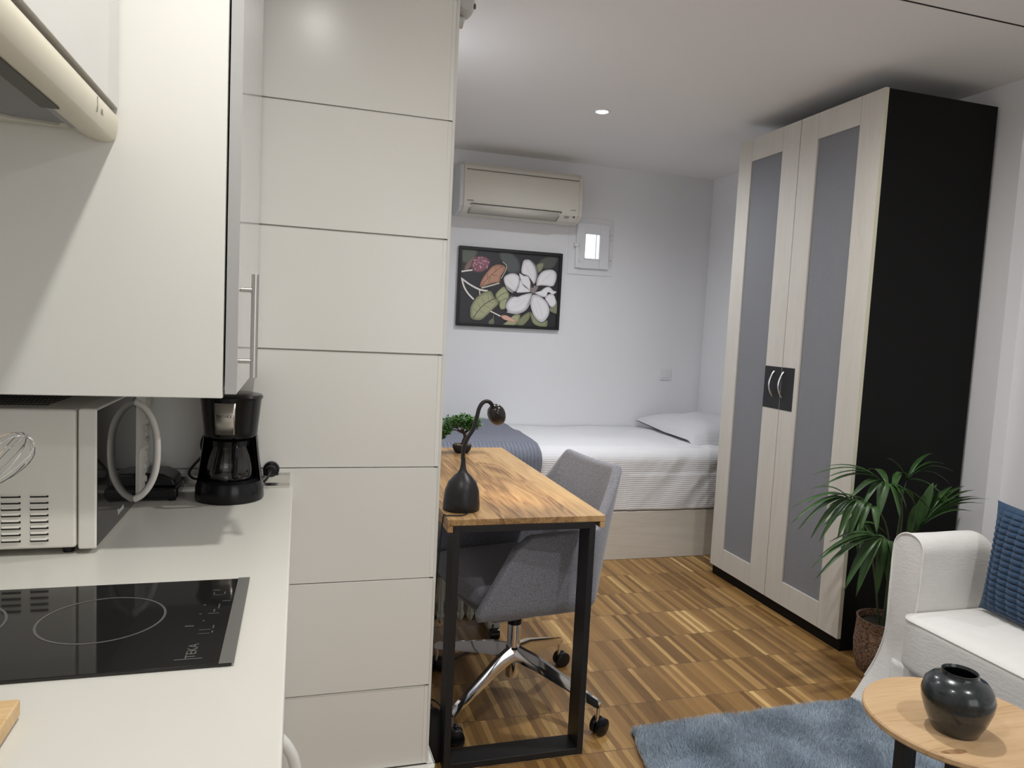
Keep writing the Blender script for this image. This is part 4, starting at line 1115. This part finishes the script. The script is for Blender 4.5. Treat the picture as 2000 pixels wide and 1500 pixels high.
def arm(y0, y1, flare, name='arm'):
    pf = arm_fn(y0, y1, flare); b = MB()
    def fn(u, v):
        y, z = pf(v); x = 2.062+.36*u
        fl = max(0, 1-z/.28)**1.6
        if u < .5: x -= .07*fl*(1-2*u)
        x += .018*(1-math.cos(min(1, (z/.68))*PI/2))*(1-u)*.6
        y += .006*nz(x, y, z, 8)+.010*fl*math.sin(x*40)*(1 if v < .4 else 0)
        if u > .8: z -= (u-.8)**2*1.2*(z/.68)
        return (x, y, z)
    b.grid(fn, 30, 70)
    # front cap
    N = 70; vs = [fn(0, i/(N-1)) for i in range(N)]
    b.add(vs, [(i, i+1, N-2-i, N-1-i) for i in range(N//2-1)])
    N2 = 70; vs = [fn(1, i/(N2-1)) for i in range(N2)]
    b.add(vs, [(i, i+1, N2-2-i, N2-1-i) for i in range(N2//2-1)])
    a_ = b.build(name, sofa, t, angle=50)
    pts = [Vector(fn(0, .06+.88*i/60)) for i in range(61)]
    MB().tube(pts, .0035, 8).build('piping', sofa, a_)
arm(1.912, 2.034, 1); arm(.42, .542, -1)
def rbox(b, x0, x1, y0, y1, z0, z1, r=.05, crown=0, n=28):
    def fn(u, v):
        a, e = 2*PI*u, PI*(v-.5)
        def se(c, k): return math.copysign(abs(c)**k, c)
        kx = r
        X = se(math.cos(e), kx)*se(math.cos(a), kx); Y = se(math.cos(e), kx)*se(math.sin(a), kx); Z = se(math.sin(e), kx)
        z = (z0+z1)/2+(z1-z0)/2*Z
        if Z > 0: z += crown*(1-abs(X)**2)*(1-abs(Y)**2)
        return ((x0+x1)/2+(x1-x0)/2*X, (y0+y1)/2+(y1-y0)/2*Y, z)
    return b.grid(fn, n*4, n*2, cu=True)
cu_ = rbox(MB(), 1.985, 2.47, 1.225, 1.909, .235, .425, .16, .022).build('seat_cushion', sofa, t, angle=80)
def rr2(z, x0, x1, y0, y1, r=.06):
    out = []
    for (cx_, cy_, a0_) in ((x1-r, y1-r, 0), (x0+r, y1-r, 90), (x0+r, y0+r, 180), (x1-r, y0+r, 270)):
        for k in range(7):
            a = math.radians(a0_+15*k); out.append((cx_+r*math.cos(a), cy_+r*math.sin(a), z))
    return out
MB().tube(rr2(.412, 1.988, 2.46, 1.228, 1.906, .05), .0035, 6, closed=True).build('piping', sofa, cu_)
cu_ = rbox(MB(), 1.985, 2.47, .546, 1.22, .235, .425, .16, .022).build('seat_cushion', sofa, t, angle=80)
MB().box(2.035, 2.60, .54, 1.914, .03, .26).build('seat_base', sofa, t, bevel=.015, seg=3)
b = MB()
def skirt(u, v):
    z = .235*(1-v)+.025*v; fl = v**1.3
    y = .50+1.46*u; return (2.03-.035*fl+.010*fl*math.sin(y*26), y, z)
b.grid(skirt, 80, 12); b.build('skirt', sofa, t, solid=.004, fix=False, angle=80)
rbox(MB(), 2.375, 2.62, .5, 1.905, .05, .68, .2).build('backrest', sofa, t, angle=80)
# back cushion, blue
blue = mat('blue_knit', (.024, .062, .125), .85, noise=(120, (1, 1, 1), .5), col2=(.015, .040, .085), sheen=.15, bump=(260, (1, 1, 1), .4, .002))
Rz = Matrix.Rotation(math.radians(-8), 3, 'Z'); Ry = Matrix.Rotation(math.radians(-85), 3, 'Y')
def bump_cush(a, b_):
    # puffed lozenges: columns run up the cushion, rows across
    u = (a+1)*9.5; v = (b_+1)*4.5
    return .015*(abs(math.sin(PI*u))**.45)*(abs(math.sin(PI*(v)))**.35)-.008
mb = cushion(2.275, 1.655, .628, .190, .212, .055, nu=150, nv=110, bumpf=bump_cush, tilt=Rz @ Ry)
o = mb.build('cushion', blue, angle=80)
tag(rest(o, 2.28, 1.66, .43), 'dark blue puckered cushion leaning on the white sofa', 'cushion')

# ================================================================ RUG
pile = mat('rug_pile', (.56, .65, .74), .95, noise=(7, (1, 1, 1), .35), col2=(.33, .40, .47), sheen=.3)
t = thing('rug', (1.8, 1.3, 0), 'blue-grey shaggy rug on the parquet beneath sofa and side table', 'rug')
rugp = [(1.085, 2.07), (2.62, 2.10), (2.62, .45), (.80, .45)]
def rug_in(x, y):
    e = .018*nz(x, y, 1, 9)
    xl = 1.085-(2.07-y)*.176+.01*nz(0, y, 0, 12); yt = 2.072+.018*(x-1.08)+.008*nz(x, 0, 0, 9)
    return x > xl and y < yt
MB().prism([(1.09, 2.062), (2.61, 2.09), (2.61, .455), (.812, .455)], 'Z', .0005, .012).build('backing', mat('rug_backing', (.10, .12, .15), .95), t)
rs = np.random.RandomState(4); V = []; F_ = []
cnt = 0
N = 260000
xs_ = rs.uniform(.80, 2.05, N); ys_ = rs.uniform(.9, 2.11, N)
for i in range(N):
    x, y = xs_[i], ys_[i]
    if y < 1.30 and rs.rand() < .5: continue
    if not rug_in(x, y): continue
    if x > 2.0 and y < 1.9: continue
    fx = noise.noise(Vector((x*6, y*6, 0))); fy = noise.noise(Vector((x*6+9, y*6, 4)))
    lean = Vector((fx*.016+rs.normal()*.0045, fy*.016+rs.normal()*.0045, .016+rs.rand()*.008))
    a = rs.rand()*PI; w_ = .0011; dx, dy = w_*math.cos(a), w_*math.sin(a)
    k = len(V); V += [(x-dx, y-dy, .008), (x+dx, y+dy, .008), (x+lean.x+dx*.4, y+lean.y+dy*.4, .008+lean.z), (x+lean.x-dx*.4, y+lean.y-dy*.4, .008+lean.z)]
    F_.append((k, k+1, k+2, k+3))
m_ = MB(); m_.v = V; m_.f = F_
m_.build('pile', pile, t, fix=False, smooth=False, kind='stuff')

# ================================================================ SIDE TABLE + VASE
tw = wood_mat('light_oak', (.30, .175, .08), (.52, .345, .185), (.60, .42, .245), 'X', 1.3, rough=.42)
TX, TY, TR = 1.533, 1.273, .2065
t = thing('side_table', (TX, TY, .0), 'round light wood side table with black legs standing on the rug', 'table')
tp = MB().lathe([(0, .432), (TR-.004, .432), (TR, .436), (TR, .446), (TR-.003, .45), (0, .45)], (TX, TY, 0), 96).build('table_top', tw, t)
kn = mat('wood_knot', (.16, .08, .035), .5, noise=(60, (1, 2, 1), .4), col2=(.40, .24, .12))
MB().lathe([(0, .4502), (.014, .4502)], (0, 0, 0), 20).grid(lambda u, v: (1.437+.021*v*math.cos(2*PI*u), 1.145+.008*v*math.sin(2*PI*u), .4503), 20, 3, cu=True)
MB().grid(lambda u, v: (1.398+.030*v*math.cos(2*PI*u)*(1+.15*math.sin(5*PI*u)), 1.162+.009*v*math.sin(2*PI*u)-.004*v*math.cos(2*PI*u), .45025), 20, 3, cu=True).build('wood_knot', kn, tp, fix=False)
LEGS = [(1.353, 1.250), (1.390, 1.150), (1.66, 1.30), (1.53, 1.40)]
for (x, y) in LEGS:
    MB().box(x-.014, x+.014, y-.014, y+.014, .0, .432).build('leg', blackmetal, t, bevel=.002)
glz = mat('dark_glaze', (.022, .028, .030), .22, noise=(160, (1, 1, 1), .2), col2=(.017, .021, .023), coat=.4)
VX, VY = 1.480, 1.235
vz = .4505
o = MB().lathe([(0, vz), (.046, vz), (.050, vz+.004), (.064, vz+.035), (.0735, vz+.065), (.0755, vz+.085), (.070, vz+.108), (.055, vz+.124), (.040, vz+.130), (.0375, vz+.135), (.038, vz+.140), (.0355, vz+.1405), (.033, vz+.134), (.038, vz+.126), (.055, vz+.117), (.066, vz+.10), (.070, vz+.08), (.06, vz+.035), (.045, vz+.008), (0, vz+.006)], (VX, VY, 0), 72).build('vase', glz)
tag(rest(o, VX, VY, vz), 'squat dark grey glazed ceramic vase on the round side table', 'vase')
